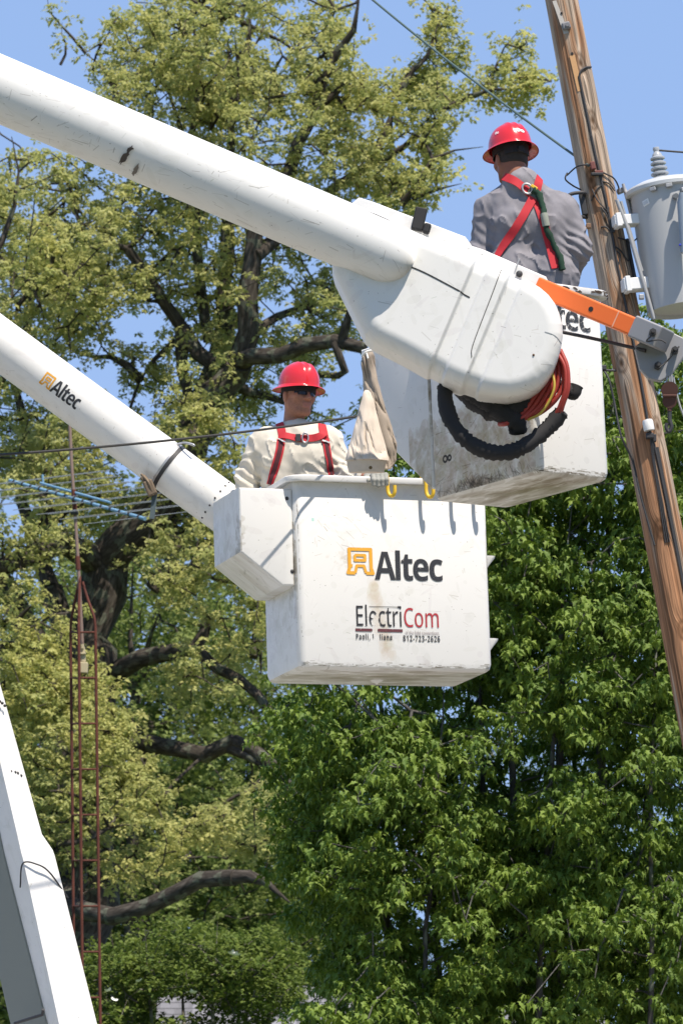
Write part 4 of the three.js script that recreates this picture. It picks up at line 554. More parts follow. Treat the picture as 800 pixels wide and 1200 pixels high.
  for (let i = 0; i < 2; i++) hose('red_hose', [[650 + i * 6, 410, hz - .1], [661 + i * 3, 430, hz - .12], [662 + i * 3, 455, hz - .12], [656 + i * 3, 475, hz - .1], [648 + i * 6, 492, hz - .07]], .011, M.redHose);
  hose('yellow_hose', [[642, 425, hz - .09], [649, 448, hz - .12], [645, 466, hz - .12], [633, 484, hz - .1], [618, 492, hz - .05]], .0065, M.yellowHose);
  { const p = at(660, 487, hz - .06); mesh('hose_coupling', rel(o, merge([boxAt(p, .03, .03, .04, .006, [0, 0, .7])])), M.dark, o); }
  // hook block hanging from the jib head
  const hb = [790, 437], k = thing('hook_block', 'small rusty hook block hanging below the grey jib head', 'hook', at(784, 520, DA));
  const put = (name, g, m) => mesh(name, rel(k, g), m, k), rusty = std([.10, .045, .035], .8, { metalness: .3 });
  for (const dx of [-4, 0, 3]) put('rope', tube([at(784 + dx * .6, 434, DA), at(784 + dx, 452, DA)], .005, 6), M.galv);
  put('sheave', merge([cyl(at(784, 457, DA + .02), at(784, 457, DA - .03), .042, .042, 18), cyl(at(784, 470, DA + .015), at(784, 470, DA - .02), .036, .036, 18)]), rusty); put('swivel', merge([cyl(at(784, 450, DA), at(784, 482, DA), .014, .012, 8), boxAt(at(784, 464, DA - .02), .07, .012, .03, .004)]), rusty);
  put('hook', tube(spline([at(784, 480, DA), at(784, 492, DA), at(786, 500, DA), at(783, 506, DA), at(780, 501, DA), at(781, 496, DA)], 24), .010, 8), M.dark);
  put('tag_line', tube(spline([at(788, 440, DA + .02), at(793, 465, DA + .02), at(800, 486, DA + .02), at(812, 510, DA + .02)], 16), .005, 6), M.galv);
}
// ---------------------------------------------------------------- canvas bag hanging on the upper bucket
{
  const tx = dataTex(128, 128, (u, v) => { const n = .86 + .10 * fbm(u * 8, v * 8, 1, 3, 2, 8) + .05 * (Math.sin(u * 400) * Math.sin(v * 400)); return [.88 * n, .83 * n, .775 * n]; }); tx.repeat.set(3, 3); M.canvas = std([1, 1, 1], .95, { map: tx });
  const o = thing('canvas_bag', 'beige canvas bag hanging point up from the upper bucket', 'bag', at(430, 556, DA + .72)), d = DA + .74;
  const row = (y, x0, x1, z, th) => { const a = at(x0, y, d + z), b = at(x1, y, d + z), out = []; for (let k = 0; k < 40; k++) { const fr = k < 28, u = fr ? 1 - k / 28 : (k - 28) / 12, w = Math.pow(Math.sin(Math.PI * clamp(u, .001, .999)), .55); out.push(a.clone().lerp(b, u).add(V(0, 0, fr ? w * th : -w * th * .5))); } return out.reverse(); };
  const finer = (r) => r.flatMap((a, i) => i < r.length - 1 ? [0, .25, .5, .75].map((t) => a.map((p, k) => p.clone().lerp(r[i + 1][k], t))) : [a.map((p) => p.clone())]);
  const crumple = (rings, s) => { rings.forEach((r, j) => r.forEach((p) => { const n = fbm(p.x * 34 + p.y * 9, p.y * 8, s, 2), q = fbm(p.x * 9, p.y * 7, s + 2, 2); p.z += (q - .5) * .05 - .016 * Math.pow(Math.max(0, 1 - 6 * Math.abs(n - .5)), 1.5); p.x += (fbm(p.y * 10, 1, s + 4, 2) - .5) * .012; })); return rings; };
  const rows = [[457, 427, 431, .02, .008], [460, 425, 434, .02, .014], [468, 423, 437, .015, .018], [482, 419, 440, .01, .024], [500, 415, 445, 0, .032], [520, 410, 452, -.01, .04], [536, 406, 456, -.02, .046], [540, 405, 456, -.02, .048]].map((q) => row(...q));
  mesh('pouch', rel(o, loft(crumple(finer(rows.reverse()), 3), { crease: .45 })), M.canvas, o);
  mesh('hem', rel(o, loft([row(554, 409, 450, -.0, .034), row(548, 407, 451, -.005, .038), row(540.5, 406, 453, -.012, .042)], { crease: .8 })), M.canvas, o);
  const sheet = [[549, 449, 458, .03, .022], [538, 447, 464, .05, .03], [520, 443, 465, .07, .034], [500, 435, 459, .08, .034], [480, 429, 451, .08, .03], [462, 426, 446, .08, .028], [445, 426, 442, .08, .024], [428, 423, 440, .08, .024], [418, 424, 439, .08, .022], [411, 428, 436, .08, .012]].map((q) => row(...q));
  mesh('flap', rel(o, loft(crumple(finer(sheet), 8), { crease: .5 })), std([.56, .54, .52], .95, { map: tx }), o);  // same canvas tinted darker: shade from the bucket box and dirt put into colour
  mesh('tie', rel(o, merge([tube(spline([at(424, 418, d + .02), at(428, 413, d), at(433, 411, d), at(436, 411, d)], 10), .006, 6), tube([at(429, 413, d), at(431, 420, d - .01)], .005, 6)])), std([.75, .75, .72], .9), o);
  mesh('rivet', rel(o, cyl(at(434, 548, d - .075), at(434, 548, d - .068), .009, .009, 10)), std([.12, .08, .03], .6), o);
}

// ---------------------------------------------------------------- leaning wooden pole with transformer
const DP = 26.4, poleAt = (py, dz = 0) => at(657.5 + .1905 * py, py, DP + dz), poleTop = poleAt(-160), poleLow = poleAt(1180), poleDir = poleTop.clone().sub(poleLow).normalize();
const poleBase = poleLow.clone().add(poleDir.clone().multiplyScalar(-poleLow.y / poleDir.y)), PL = poleTop.distanceTo(poleBase), alongPole = (py) => poleAt(py).sub(poleBase).dot(poleDir), poleR = (s) => lerp(.150, .090, s / PL);
const poleX = V(1, 0, 0).sub(poleDir.clone().multiplyScalar(poleDir.x)).normalize(), poleZ = poleX.clone().cross(poleDir).normalize();          // across to the right; towards the camera
const pole = (py, side, out = 0, ang = null) => { const s = alongPole(py), r = poleR(s), a = ang ?? Math.asin(clamp(side, -1, 1)); return poleBase.clone().add(poleDir.clone().multiplyScalar(s)).add(poleX.clone().multiplyScalar(Math.sin(a) * (r + out))).add(poleZ.clone().multiplyScalar(Math.cos(a) * (r + out))); }; // side -1..1 across the visible half
{
  const o = thing('utility_pole', 'weathered brown wooden utility pole leaning behind the upper bucket', 'utility pole', poleBase.clone().setY(0));
  const rows = 420, cols = 96, pos = [], uv = [], idx = [], VL = 8, v0 = alongPole(1230), crack = (s) => .06 + .22 * (fbm(s * .9, 1, 2, 3) - .5) + .04 * (fbm(s * 6, 4, 2, 2) - .5), crack2 = (s) => -.55 + .5 * (fbm(s * .7, 7, 2, 3) - .5);
  for (let j = 0; j <= rows; j++) for (let i = 0; i <= cols; i++) {
    const t = j / rows, s = t < .2 ? t / .2 * (v0) - .1 * (1 - t / .2) * 3 : v0 + (t - .2) / .8 * (PL - v0), a = ((i % cols) / cols - .5) * 6.2832, c = Math.cos(a), n = Math.sin(a);
    let r = poleR(s) * (1 + .035 * (fbm(c * 2 + s * .4, n * 2, s * .8, 3) - .5)) + .0035 * (fbm(a * 9, s * 1.2, 3, 3) - .5);
    const w = fbm(s * 1.6, 9, 1, 2); r -= (.013 * sstep(.30, .5, w)) * Math.exp(-(((a - crack(s)) / .045) ** 2)); r -= .007 * sstep(.45, .6, fbm(s * 1.3, 3, 8, 2)) * Math.exp(-(((a - crack2(s)) / .03) ** 2)); r -= .005 * sstep(.5, .62, fbm(s * 1.1, 5, 9, 2)) * Math.exp(-(((a - .75 + .3 * fbm(s, 2, 2, 2)) / .025) ** 2));
    const p = poleBase.clone().add(poleDir.clone().multiplyScalar(s)).add(poleX.clone().multiplyScalar(n * r)).add(poleZ.clone().multiplyScalar(c * r)); pos.push(p.x, p.y, p.z); uv.push(i / cols, (s - v0) / VL);
    if (i < cols && j < rows) { const q = j * (cols + 1) + i; idx.push(q, q + 1, q + cols + 1, q + cols + 1, q + 1, q + cols + 2); }
  }
  const g = new THREE.BufferGeometry(); g.setAttribute('position', new THREE.Float32BufferAttribute(pos, 3)); g.setAttribute('uv', new THREE.Float32BufferAttribute(uv, 2)); g.setIndex(idx); g.computeVertexNormals();
  const K = [[.47, 3.0], [.62, 3.6], [.53, 4.4], [.44, 5.1], [.6, 1.9], [.5, 2.4], [.55, 5.8], [.4, 4.0], [.58, 6.4], [.46, 1.2], [.62, .8], [.5, 4.85], [.56, 5.45]], orangeS = alongPole(1230);
  const woodAt = (u, v) => { const s = v * VL; let warp = 0, knot = 0; for (const [ku, ks] of K) { const du = (u - ku) * .66, ds = (s - ks), d = Math.hypot(du, ds * .55); if (d < .12) { warp += .05 * Math.exp(-((d / .045) ** 2)) * Math.sign(du || 1); knot = Math.max(knot, Math.exp(-((d / .014) ** 2)) + .45 * Math.exp(-(((d - .03) / .008) ** 2))); } }
    const uw = u + warp + .012 * (fbm(u * 9, s * 2.2, 1, 3, 3) - .5), gr = fbm(uw * 84, s * 2.6, 3, 4, 4), fine = fbm(uw * 230, s * 7, 7, 2, 6), big = fbm(u * 16, s * 1.5, 5, 4, 2), red = clamp(sstep(.40, .66, big + .20 * (1 - sstep(2.2, 4.6, s)) - .12 * sstep(4.2, 6.3, s)), 0, 1), dk = sstep(.60, .72, fbm((u + warp) * 46, s * .55, 9, 4, 11));
    const A = [.68, .61, .54], B = [.62, .465, .35], c = A.map((x, i) => lerp(x, B[i], red) * (.60 + .44 * gr + .30 * fine) * (1 - .34 * dk) * (.86 + .28 * fbm(u * 22, s * 5, 6, 3, 15))); return c.map((x, i) => lerp(x, [.24, .16, .10][i], clamp(knot * .75, 0, .85))); };
  const map = dataTex(512, 2048, woodAt); map.wrapT = THREE.ClampToEdgeWrapping;
  mesh('shaft', rel(o, g), std([1, 1, 1], .9, { map, bumpMap: map, bumpScale: .012, specularIntensity: .25 }), o);
  const part = (n, gg, m) => mesh(n, rel(o, Array.isArray(gg) ? merge(gg) : gg), m, o), wire = (pts, r, m = M.dark, n = 40, name = 'pole_wire') => part(name, tube(spline(pts, n), r, 6), m);
  // long gouge of fresh wood, plate and staples near the top
  { const s = [...Array(14)].map((_, i) => pole(lerp(70, 112, i / 13), lerp(-.1, -.02, i / 13), .0005)); part('split_wood', strap(s, s.map(() => poleZ), .032, .0025), std([.52, .30, .14], .85)); part('bolt_hole', cyl(pole(68, -.08, 0), pole(68, -.08, .006), .008), M.black); part('bolt_hole', cyl(pole(20, -.25, 0), pole(20, -.25, .004), .007), M.black); }
  part('pole_bracket', [boxAt(pole(36, -.12, .012), .05, .045, .035, .01, [0, 0, .3]), cyl(pole(36, -.05, .01), pole(36, -.05, .04), .014, .012, 8)], std([.20, .20, .21], .6, { metalness: .4 })); part('worn_wood', strap([pole(4, -.5, .001), pole(14, -.42, .001), pole(30, -.3, .001), pole(44, -.2, .001)], Array(4).fill(poleZ), .03, .002), std([.42, .40, .37], .95));
  wire([pole(84, .9, .004), pole(86, .5, .006), pole(90, .2, .006), pole(95, .08, .006)], .006);
  wire([pole(95, .06, .004), pole(150, .1, .004), pole(178, .12, .004), pole(215, .18, .004), pole(245, .24, .004), pole(275, .22, .004), pole(310, .18, .005), pole(345, .2, .004), pole(420, .24, .005), pole(470, .22, .005), pole(505, .2, .005), pole(545, .32, .005), pole(620, .36, .005), pole(720, .42, .005), pole(880, .5, .005), pole(1180, .5, .005)], .0075, M.dark, 120);
  wire([pole(205, .1, .004), pole(211, .5, .012), pole(216, .8, .02), pole(224, .98, .02), pole(232, .98, .015)], .005); wire([pole(218, .2, .004), pole(222, .55, .01), pole(230, .8, .01)], .0045); wire([pole(248, -.1, .004), pole(258, .1, .014), pole(276, .22, .006)], .004); wire([pole(295, .25, .004), pole(300, .5, .006), pole(312, .8, .01), pole(300, .86, .02)], .0045); wire([pole(300, .3, .003), pole(306, .4, .01), pole(320, .15, .006)], .004); wire([pole(225, -.4, .004), pole(240, -.2, .012), pole(252, .15, .006)], .004); wire([pole(238, -.55, .003), pole(228, -.2, .008), pole(222, .2, .006)], .0035);
  wire([pole(270, -.3, .003), pole(272, -.02, .012), pole(280, .2, .008)], .005); part('staple', boxAt(pole(277, .26, .006), .028, .016, .014, .004), M.dark); part('staple', boxAt(pole(252, .24, .006), .016, .035, .012, .004), M.dark); part('staple', boxAt(pole(165, .1, .006), .012, .014, .012, .003), M.dark); part('rod_end', cyl(pole(331, .75, 0), pole(331, .75, .006), .006), M.black);
  // service clamp with its red tail where the green line ends
  part('dead_end_clamp', [boxAt(pole(200, -.12, .02), .03, .05, .03, .008, [0, 0, .2]), boxAt(pole(208, .12, .012), .05, .018, .03, .005)], std([.16, .05, .04], .7)); part('clamp_plate', boxAt(pole(210, .02, .012), .07, .016, .03, .004), M.dark);
  wire([pole(198, -.2, .02), pole(196, -.75, .03), pole(200, -1, .06), at(664, 203, DP - .12), at(662, 210, DP - .14), at(670, 217, DP - .1), pole(221, -.92, .01)], .005);
  // secondary bracket with spools left of the pole
  part('clevis_bracket', [tube(spline([pole(229, -.95, .0), at(684, 226, DP - .1), at(670, 227, DP - .12), at(660, 233, DP - .12)], 16), .011, 8), tube(spline([pole(253, -.95, 0), at(680, 254, DP - .1), at(668, 252, DP - .12), at(664, 247, DP - .12)], 16), .011, 8), boxAt(at(683, 240, DP - .06), .035, .13, .04, .008, [0, 0, .17]), tube(spline([at(660, 233, DP - .12), at(663, 240, DP - .12), at(668, 248, DP - .12)], 8), .013, 8)], M.dark);
  for (const [x, y] of [[667, 238], [669, 246]]) part('spool_insulator', new THREE.CapsuleGeometry(.022, .02, 4, 12).translate(...at(x, y, DP - .12).toArray()), std([.45, .46, .48], .25));
  wire([at(676, 252, DP - .1), at(681, 262, DP - .1), at(678, 268, DP - .1)], .005); part('rod_end', [cyl(at(678, 268, DP - .1), at(688, 266, DP - .09), .009, .009, 8), boxAt(at(689, 265, DP - .09), .03, .03, .03, .006)], std([.20, .11, .06], .7)); wire([at(660, 232, DP - .12), at(655, 236, DP - .2), at(648, 240, DP - .3), at(640, 244, DP - .4)], .009);
  // arm for the service line on the left, lower down, and its drop cable
  part('service_bracket', [cyl(at(705, 434, DP - .05), pole(433, -.9, .0), .007, .007, 8), boxAt(at(707, 431, DP - .06), .03, .03, .03, .006)], M.dark); wire([at(707, 434, DP - .06), at(713, 445, DP - .09), at(719, 470, DP - .09), at(727, 510, DP - .12), pole(540, -.85, .008), pole(580, -.8, .006), pole(640, -.6, .005)], .0065, M.dark, 50, 'drop_cable');
  // white weatherhead cap with its cables
  const wp = pole(505, .12, .035), wd = poleDir; part('weather_cap', loft([0, .01, .05, .062, .066].map((h, i) => [...Array(20)].map((_, k) => { const a = -k / 20 * 6.283, r = [.030, .0315, .0315, .028, .012][i]; return wp.clone().add(wd.clone().multiplyScalar(h - .03)).add(poleX.clone().multiplyScalar(Math.cos(a) * r)).add(poleZ.clone().multiplyScalar(Math.sin(a) * r)); })).reverse(), { crease: .6 }), std([.72, .72, .70], .5));
  part('cap_terminal', [boxAt(pole(517, .1, .03), .045, .035, .04, .008), boxAt(pole(520, .3, .025), .02, .045, .03, .006)], M.dark); for (const q of [.02, .12, .22]) wire([pole(520, .1 + q * .5, .03), pole(545, .05 + q * .4, .012), pole(590, .0 + q * .6, .006), pole(640, -.1 + q, .003)], .004, q ? M.dark : M.galv);
  part('conduit', strap([...Array(14)].map((_, i) => pole(lerp(530, 880, i / 13), .42, .002)), Array(14).fill(poleZ), .016, .012), M.dark);
  // dark slat on the right side behind the transformer brackets
  part('mount_strap', beam(pole(285, .96, .012), pole(340, .96, .012), .02, .03, poleX), M.dark);
  // transformer
  const tf = thing('pole_transformer', 'grey can transformer with ribbed bushing hung on the wooden pole', 'transformer', pole(362, 1, .28).setY(at(790, 365, DP).y));
  const tx = poleX, tc = (py, dx = 0) => { const c = at(794 + (py - 300) * .15, py, DP - .05); return c; }, TA = tc(363), TB = tc(222), ta = TB.clone().sub(TA).normalize(), th = TB.distanceTo(TA), e1 = V(1, 0, 0).sub(ta.clone().multiplyScalar(ta.x)).normalize(), e2 = e1.clone().cross(ta).normalize(), q = (n, gg, m) => mesh(n, rel(tf, Array.isArray(gg) ? merge(gg) : gg), m, tf);
  const turn = (prof) => loft(prof.map(([h, r]) => [...Array(48)].map((_, k) => { const a = -k / 48 * 6.2832; return TA.clone().add(ta.clone().multiplyScalar(h)).add(e1.clone().multiplyScalar(Math.cos(a) * r)).add(e2.clone().multiplyScalar(Math.sin(a) * r)); })), { crease: .5 });
  const tr = .225, paint = std([.42, .43, .43], .38, { specularIntensity: .5 }), lidP = std([.52, .54, .55], .4);
  q('tank', turn([[.02, tr - .02], [0, tr - .012], [0, tr], [.05, tr], [th - .03, tr], [th - .02, tr + .015]].map(([h, r]) => [h, r])), paint); q('lid', turn([[th - .025, tr + .012], [th - .02, tr + .026], [th, tr + .028], [th + .012, tr + .02], [th + .04, tr * .8], [th + .055, .02]]), lidP);
  const bs = TA.clone().add(ta.clone().multiplyScalar(th + .045)).add(e1.clone().multiplyScalar(-.04)).add(e2.clone().multiplyScalar(.05)), br = (prof, nn, mm) => q(nn, loft(prof.map(([h, r]) => [...Array(28)].map((_, k) => { const a = -k / 28 * 6.2832; return bs.clone().add(ta.clone().multiplyScalar(h)).add(e1.clone().multiplyScalar(Math.cos(a) * r)).add(e2.clone().multiplyScalar(Math.sin(a) * r)); })), { crease: .7 }), mm);
  const sheds = [[0, .05]]; for (let i = 0; i < 5; i++) { const h = .005 + i * .031, r = lerp(.056, .043, i / 4); sheds.push([h, r * .98], [h + .008, r], [h + .014, r * .82], [h + .017, .03], [h + .028, .028]); } sheds.push([.168, .02], [.175, .016], [.19, .02], [.2, .018], [.205, .003]);
  br(sheds, 'bushing', std([.36, .38, .40], .22)); wireTo(tf, [bs.clone().add(ta.clone().multiplyScalar(.185)), at(795, 178, DP - .1), at(808, 178, DP - .1), at(830, 170, DP - .1)], .006);
  const onT = (h, a, out) => TA.clone().add(ta.clone().multiplyScalar(h)).add(e1.clone().multiplyScalar(Math.sin(a) * (tr + out))).add(e2.clone().multiplyScalar(Math.cos(a) * (tr + out)));
  for (const [h, w] of [[th - .17, .06], [.17, .07]]) q('hanger', [beam(onT(h, -1.35, -.05), onT(h, -1.35, .14), w, .10, ta, .006), beam(onT(h, -1.35, .10), onT(h, -1.35, .13), w + .02, .12, ta, .004)], std([.70, .71, .71], .5)); q('tank_label', beam(onT(th - .105, -.86, .002), onT(th - .095, -.66, .002), .035, .003, ta, .001), std([.75, .75, .74], .6)); q('label_print', beam(onT(th - .104, -.84, .0045), onT(th - .097, -.70, .0045), .020, .002, ta, .0008), std([.55, .57, .58], .6));
  for (const [a, h] of [[-.55, th - .02], [-.15, th - .015], [.2, th - .05]]) q('lid_clamp', beam(onT(h - .02, a, .012), onT(h - .018, a + .16, .012), .024, .03, ta, .005), M.galv); q('low_bushing', [cyl(onT(th - .10, .04, -.01), onT(th - .11, .04, .05), .018, .015, 12)], std([.18, .19, .20], .3)); q('drain_plug', cyl(onT(.028, .35, -.005), onT(.028, .35, .022), .015, .012, 8), M.dark); q('arrester', [cyl(at(799, 236, DP - .35), at(803, 296, DP - .35), .032, .032, 18), cyl(at(798, 226, DP - .35), at(799, 236, DP - .35), .015, .03, 12)], std([.22, .27, .33], .4)); q('arrester_tag', boxAt(at(798, 287, DP - .36), .03, .012, .02, .004), std([.03, .06, .5], .5));
  // pin insulators and the bare rod running down past the bracket
  part('pin_insulator', [tube([pole(222, .98, .05), pole(262, .98, .06)], .009, 8), ...[0, 1, 2, 3].map((i) => cyl(pole(240 + i * 5, 1, .072), pole(243 + i * 5, 1, .072), .026 - i * .002, .024 - i * .002, 16)), boxAt(pole(228, 1, .03), .05, .03, .04, .008, [0, 0, .4]), tube(spline([pole(226, 1, .05), at(735, 228, DP - .06), at(740, 232, DP - .06)], 8), .011, 8)], std([.30, .30, .31], .5));
  part('ground_rod', [tube([at(722, 234, DP - .16), at(735, 268, DP - .16), at(750, 320, DP - .16), at(766, 374, DP - .16)], .012, 8), tube([at(727, 236, DP - .15), at(752, 318, DP - .15)], .008, 6), boxAt(at(751, 348, DP - .16), .03, .03, .03, .006)], M.galv); wire([pole(285, .5, .005), pole(288, .9, .02), at(740, 284, DP - .1), at(748, 277, DP - .06)], .0045); wire([pole(340, -.9, .004), at(700, 344, DP), at(690, 346, DP)], .004);
}
function wireTo(o, pts, r, m = M.dark) { return mesh('lead_wire', rel(o, tube(spline(pts, 24), r, 6)), m, o); }
{ // lines in the air
  const sag = (a, b, s, n = 40) => [...Array(n + 1)].map((_, i) => { const t = i / n; return a.clone().lerp(b, t).add(V(0, -s * 4 * t * (1 - t), 0)); });
  tag(mesh('service_line', tube(sag(at(300, -120, 33), pole(199, -.3, .02), .06), .0085, 6), std([.07, .11, .10], .7)), 'thin green service line running down to the wooden pole', 'cable');
  const P = at(706, 434, DP - .06), Q = at(-500, 545, 21); tag(mesh('telephone_wire', tube(sag(Q, P, .16, 60), .0065, 6), std([.035, .033, .03], .7)), 'thin black wire crossing in front of the cream shirted worker', 'cable');
}
// ---------------------------------------------------------------- rusty mast with television aerial
{
  const D = 50, o = thing('antenna_mast', 'rusty lattice mast standing in front of the oak', 'mast', at(98, 1140, D).setY(0)), rust = std([1, 1, 1], .85, { map: dataTex(128, 128, (u, v) => { const n = fbm(u * 8, v * 8, 2, 4, 3, 8); return [.26 + .16 * n, .13 + .08 * n, .095 + .05 * n]; }) });
  const part = (n, g, m = rust) => mesh(n, rel(o, Array.isArray(g) ? merge(g) : g), m, o), X = (x, y, dz) => at(x, y, D + dz), low = 1790;
  const leg = [[112, 733, 121, -.05], [92.5, 735, 100, -.12], [83, 742, 90, .14]], gx = (l, y) => lerp(l[0], l[2], (y - l[1]) / (1180 - l[1]) * .62);
  for (const l of leg) { const b = X(gx(l, low), low, l[3]); b.y = -.1; part('leg', tube([b, X(gx(l, 1150), 1150, l[3]), X(l[0], l[1], l[3])], .0165, 8)); }
  part('leg_top', tube(spline([X(112, 734, -.05), X(110, 722, -.05), X(103, 702, -.02), X(97, 682, 0)], 12), .0155, 8)); part('leg_top', tube([X(92.5, 736, -.12), X(93, 700, -.05), X(94, 676, 0)], .0155, 8)); part('leg_top', tube(spline([X(83, 743, .14), X(84, 725, .12), X(89, 700, .05), X(93, 680, 0)], 10), .0145, 8));
  for (let y = 741; y < 1500; y += 53.5) { const p = leg.map((l) => X(gx(l, y), y, l[3])); part('rung', tube([p[0], p[1]], .0115, 6)); part('rung', tube([p[1], p[2]], .010, 6)); part('rung', tube([p[2], p[0]], .010, 6)); }
  part('pipe', tube([X(97, 760, 0), X(92, 660, 0), X(88, 600, 0), X(84, 540, 0), X(81, 478, 0)], .0185, 10), std([.22, .15, .12], .7)); part('pipe_joint', cyl(X(91, 652, 0), X(92, 668, 0), .027, .027, 10)); part('pipe_joint', cyl(X(86.5, 574, 0), X(88, 598, 0), .026, .026, 10));
  part('rotor', [boxAt(X(98, 783, -.06), .10, .12, .10, .012, [0, 0, -.05]), cyl(X(97.5, 776, -.06), X(97, 758, -.06), .034, .026, 12), boxAt(X(97, 766, -.09), .075, .02, .05, .005), boxAt(X(97, 758, -.08), .03, .05, .05, .006)], std([.42, .36, .22], .7));
  const a = thing('television_aerial', 'long television aerial of thin rods on the rusty mast', 'antenna', X(88, 590, 0)), ap = (n, g, m) => mesh(n, rel(a, g), m, a), alu = std([.36, .37, .38], .45, { metalness: .6 }), blue = std([.16, .30, .42], .6);
  const A = at(12, 563, D + 1.7), B = at(170, 608, D - 1.9); ap('spine', cyl(A, B, .02, .02, 10), blue); ap('spine', cyl(at(48, 566, D + .9), at(130, 589, D - .9), .014, .014, 10), blue); ap('strut', cyl(at(50, 556, D + .9), at(51, 566, D + .9), .012, .012, 8), blue);
  for (let i = 0; i < 15; i++) { const c = A.clone().lerp(B, (i + .5) / 15); ap('clamp', cyl(c.clone().lerp(A, .012), c.clone().lerp(B, .012), .024, .024, 8), M.dark); if (i % 1 === 0) { const L = lerp(1.05, .62, i / 14), u = V(1, .075, .25).normalize(), off = (i % 2) * .03; ap('rod', cyl(c.clone().add(u.clone().multiplyScalar(-L)).add(V(0, off, 0)), c.clone().add(u.clone().multiplyScalar(L)).add(V(0, off, 0)), .0038, .0038, 6), alu); } }
  ap('clamp', boxAt(X(87.5, 601, -.03), .09, .035, .07, .01), M.dark);
}
{ // house with a grey roof behind the dogwood
  const D = 60, a = at(175, 1185, D), b = at(720, 1185, D), ridge = at(200, 1160, D + 3).y, eave = ridge - 2.1, o = thing('house', 'house with grey shingle roof behind the dogwood', 'house', V((a.x + b.x) / 2, 0, -D - 3)), W = b.x - a.x, c = o.position;
  const shing = dataTex(256, 256, (u, v) => { const row = Math.floor(v * 16), q = (v * 16) % 1, k = Math.floor(u * 20 + (row % 2) * .5), n = hash3(k, row, 4); return [.45, .45, .47].map((x) => x * (.78 + .3 * n + .14 * fbm(u * 32, v * 32, 3, 3, 2, 32)) * (q < .12 ? .6 : 1)); }); shing.repeat.set(.4, .4);
  mesh('wall', [new THREE.BoxGeometry(W - .6, eave, 5.4).translate(0, eave / 2, 0)], std([.6, .58, .53], .9), o);
  for (const s of [-1, 1]) { const sl = Math.hypot(2.1, 3), g = new THREE.BoxGeometry(W, .12, sl); const uv = g.attributes.uv, p = g.attributes.position; for (let i = 0; i < uv.count; i++) uv.setXY(i, p.getX(i), p.getZ(i)); g.rotateX(s * Math.atan2(2.1, 3)).translate(0, eave + 1.05, s * 1.5); mesh('roof', g, std([1, 1, 1], .95, { map: shing }), o); }
  const gs = new THREE.Shape([new THREE.Vector2(-2.7, 0), new THREE.Vector2(2.7, 0), new THREE.Vector2(0, 1.9)]); for (const s of [-1, 1]) mesh('gable', new THREE.ExtrudeGeometry(gs, { depth: .1, bevelEnabled: false }).rotateY(Math.PI / 2).translate(s * (W / 2 - .35) - .05, eave, 0), std([.6, .58, .53], .9), o);
  for (const x of [-2, 0.2, 2]) { const w = mesh('window', new THREE.BoxGeometry(1, 1.2, .06).translate(x, 2.2, 2.72), std([.7, .7, .68], .6), o); mesh('pane', new THREE.BoxGeometry(.84, 1.04, .02).translate(x, 2.2, 2.76), std([.05, .06, .07], .1), w); }
}

// ---------------------------------------------------------------- the two line workers
const cloth = (rgb, seed) => { const t = dataTex(256, 256, (u, v) => { const n = .9 + .14 * (fbm(u * 8, v * 8, seed, 3, 2, 8) - .5) + .05 * (hash3(Math.floor(u * 256), Math.floor(v * 256), seed) - .5); return rgb.map((x) => x * n); }); t.repeat.set(2.5, 2.5); return std([1, 1, 1], .95, { map: t, sheen: .3, sheenRoughness: .8, specularIntensity: .2 }); };
const skinMat = std([1, 1, 1], .5, { vertexColors: true, specularIntensity: .35 }), hatRed = std([.62, .022, .028], .22, { clearcoat: .5, clearcoatRoughness: .15 }), webRed = std([.46, .018, .028], .8), webDark = std([.07, .012, .018], .85), denim = cloth([.22, .24, .30], 6), gloveMat = cloth([.66, .66, .63], 9), hairMat = std([.025, .018, .014], .8);
const joinSd = (list, p, k) => { let d = 1e9; for (const c of list) { const e = c[4] === undefined ? sdCap(p, c[0], c[1], c[2], c[3]) : sdCap(p, c[0], c[1], c[2], c[3]); d = d > 1e8 ? e : smin(d, e, k); } return d; };
const bounds = (list, pad) => { const b = new THREE.Box3(); for (const c of list) { const r = Math.max(c[2], c[3]) + pad; for (const q of [c[0], c[1]]) { b.expandByPoint(q.clone().addScalar(r)); b.expandByPoint(q.clone().subScalar(r)); } } return b; };
// head in its own axes: y up, z to the face, origin at mid height
const headSd = (p) => {
  let d = smin(sdEll(p, V(0, .028, -.012), V(.076, .094, .096)), sdEll(p, V(0, -.048, .022), V(.058, .070, .066)), .05);
  d = smin(d, sdEll(p, V(0, -.100, .060), V(.026, .022, .022)), .03); d = smin(d, sdCap(p, V(-.028, .026, .070), V(.028, .026, .070), .018, .018), .025);
  for (const s of [-1, 1]) { d = smin(d, sdEll(p, V(s * .044, -.018, .058), V(.024, .022, .020)), .025); d = smin(d, sdEll(p, V(s * .080, -.012, -.012), V(.010, .031, .019)), .008); d = Math.max(d, -(sdEll(p, V(s * .031, .008, .092), V(.017, .010, .012)))); d = smin(d, sdCap(p, V(s * .052, -.055, -.01), V(s * .030, -.098, .045), .018, .016), .03); }
  d = smin(d, sdCap(p, V(0, .012, .086), V(0, -.026, .106), .009, .014), .012); for (const s of [-1, 1]) d = smin(d, sdEll(p, V(s * .013, -.030, .096), V(.010, .009, .011)), .008);
  d = smin(d, sdCap(p, V(-.019, -.058, .080), V(.019, -.058, .080), .0085, .0085), .008); d = smin(d, sdCap(p, V(-.015, -.071, .079), V(.015, -.071, .079), .009, .009), .008); d = Math.max(d, -sdCap(p, V(-.024, -.0645, .092), V(.024, -.0645, .092), .003, .003));
  d = smin(d, sdCap(p, V(0, -.06, -.03), V(0, -.16, -.035), .056, .058), .03); return d;
};
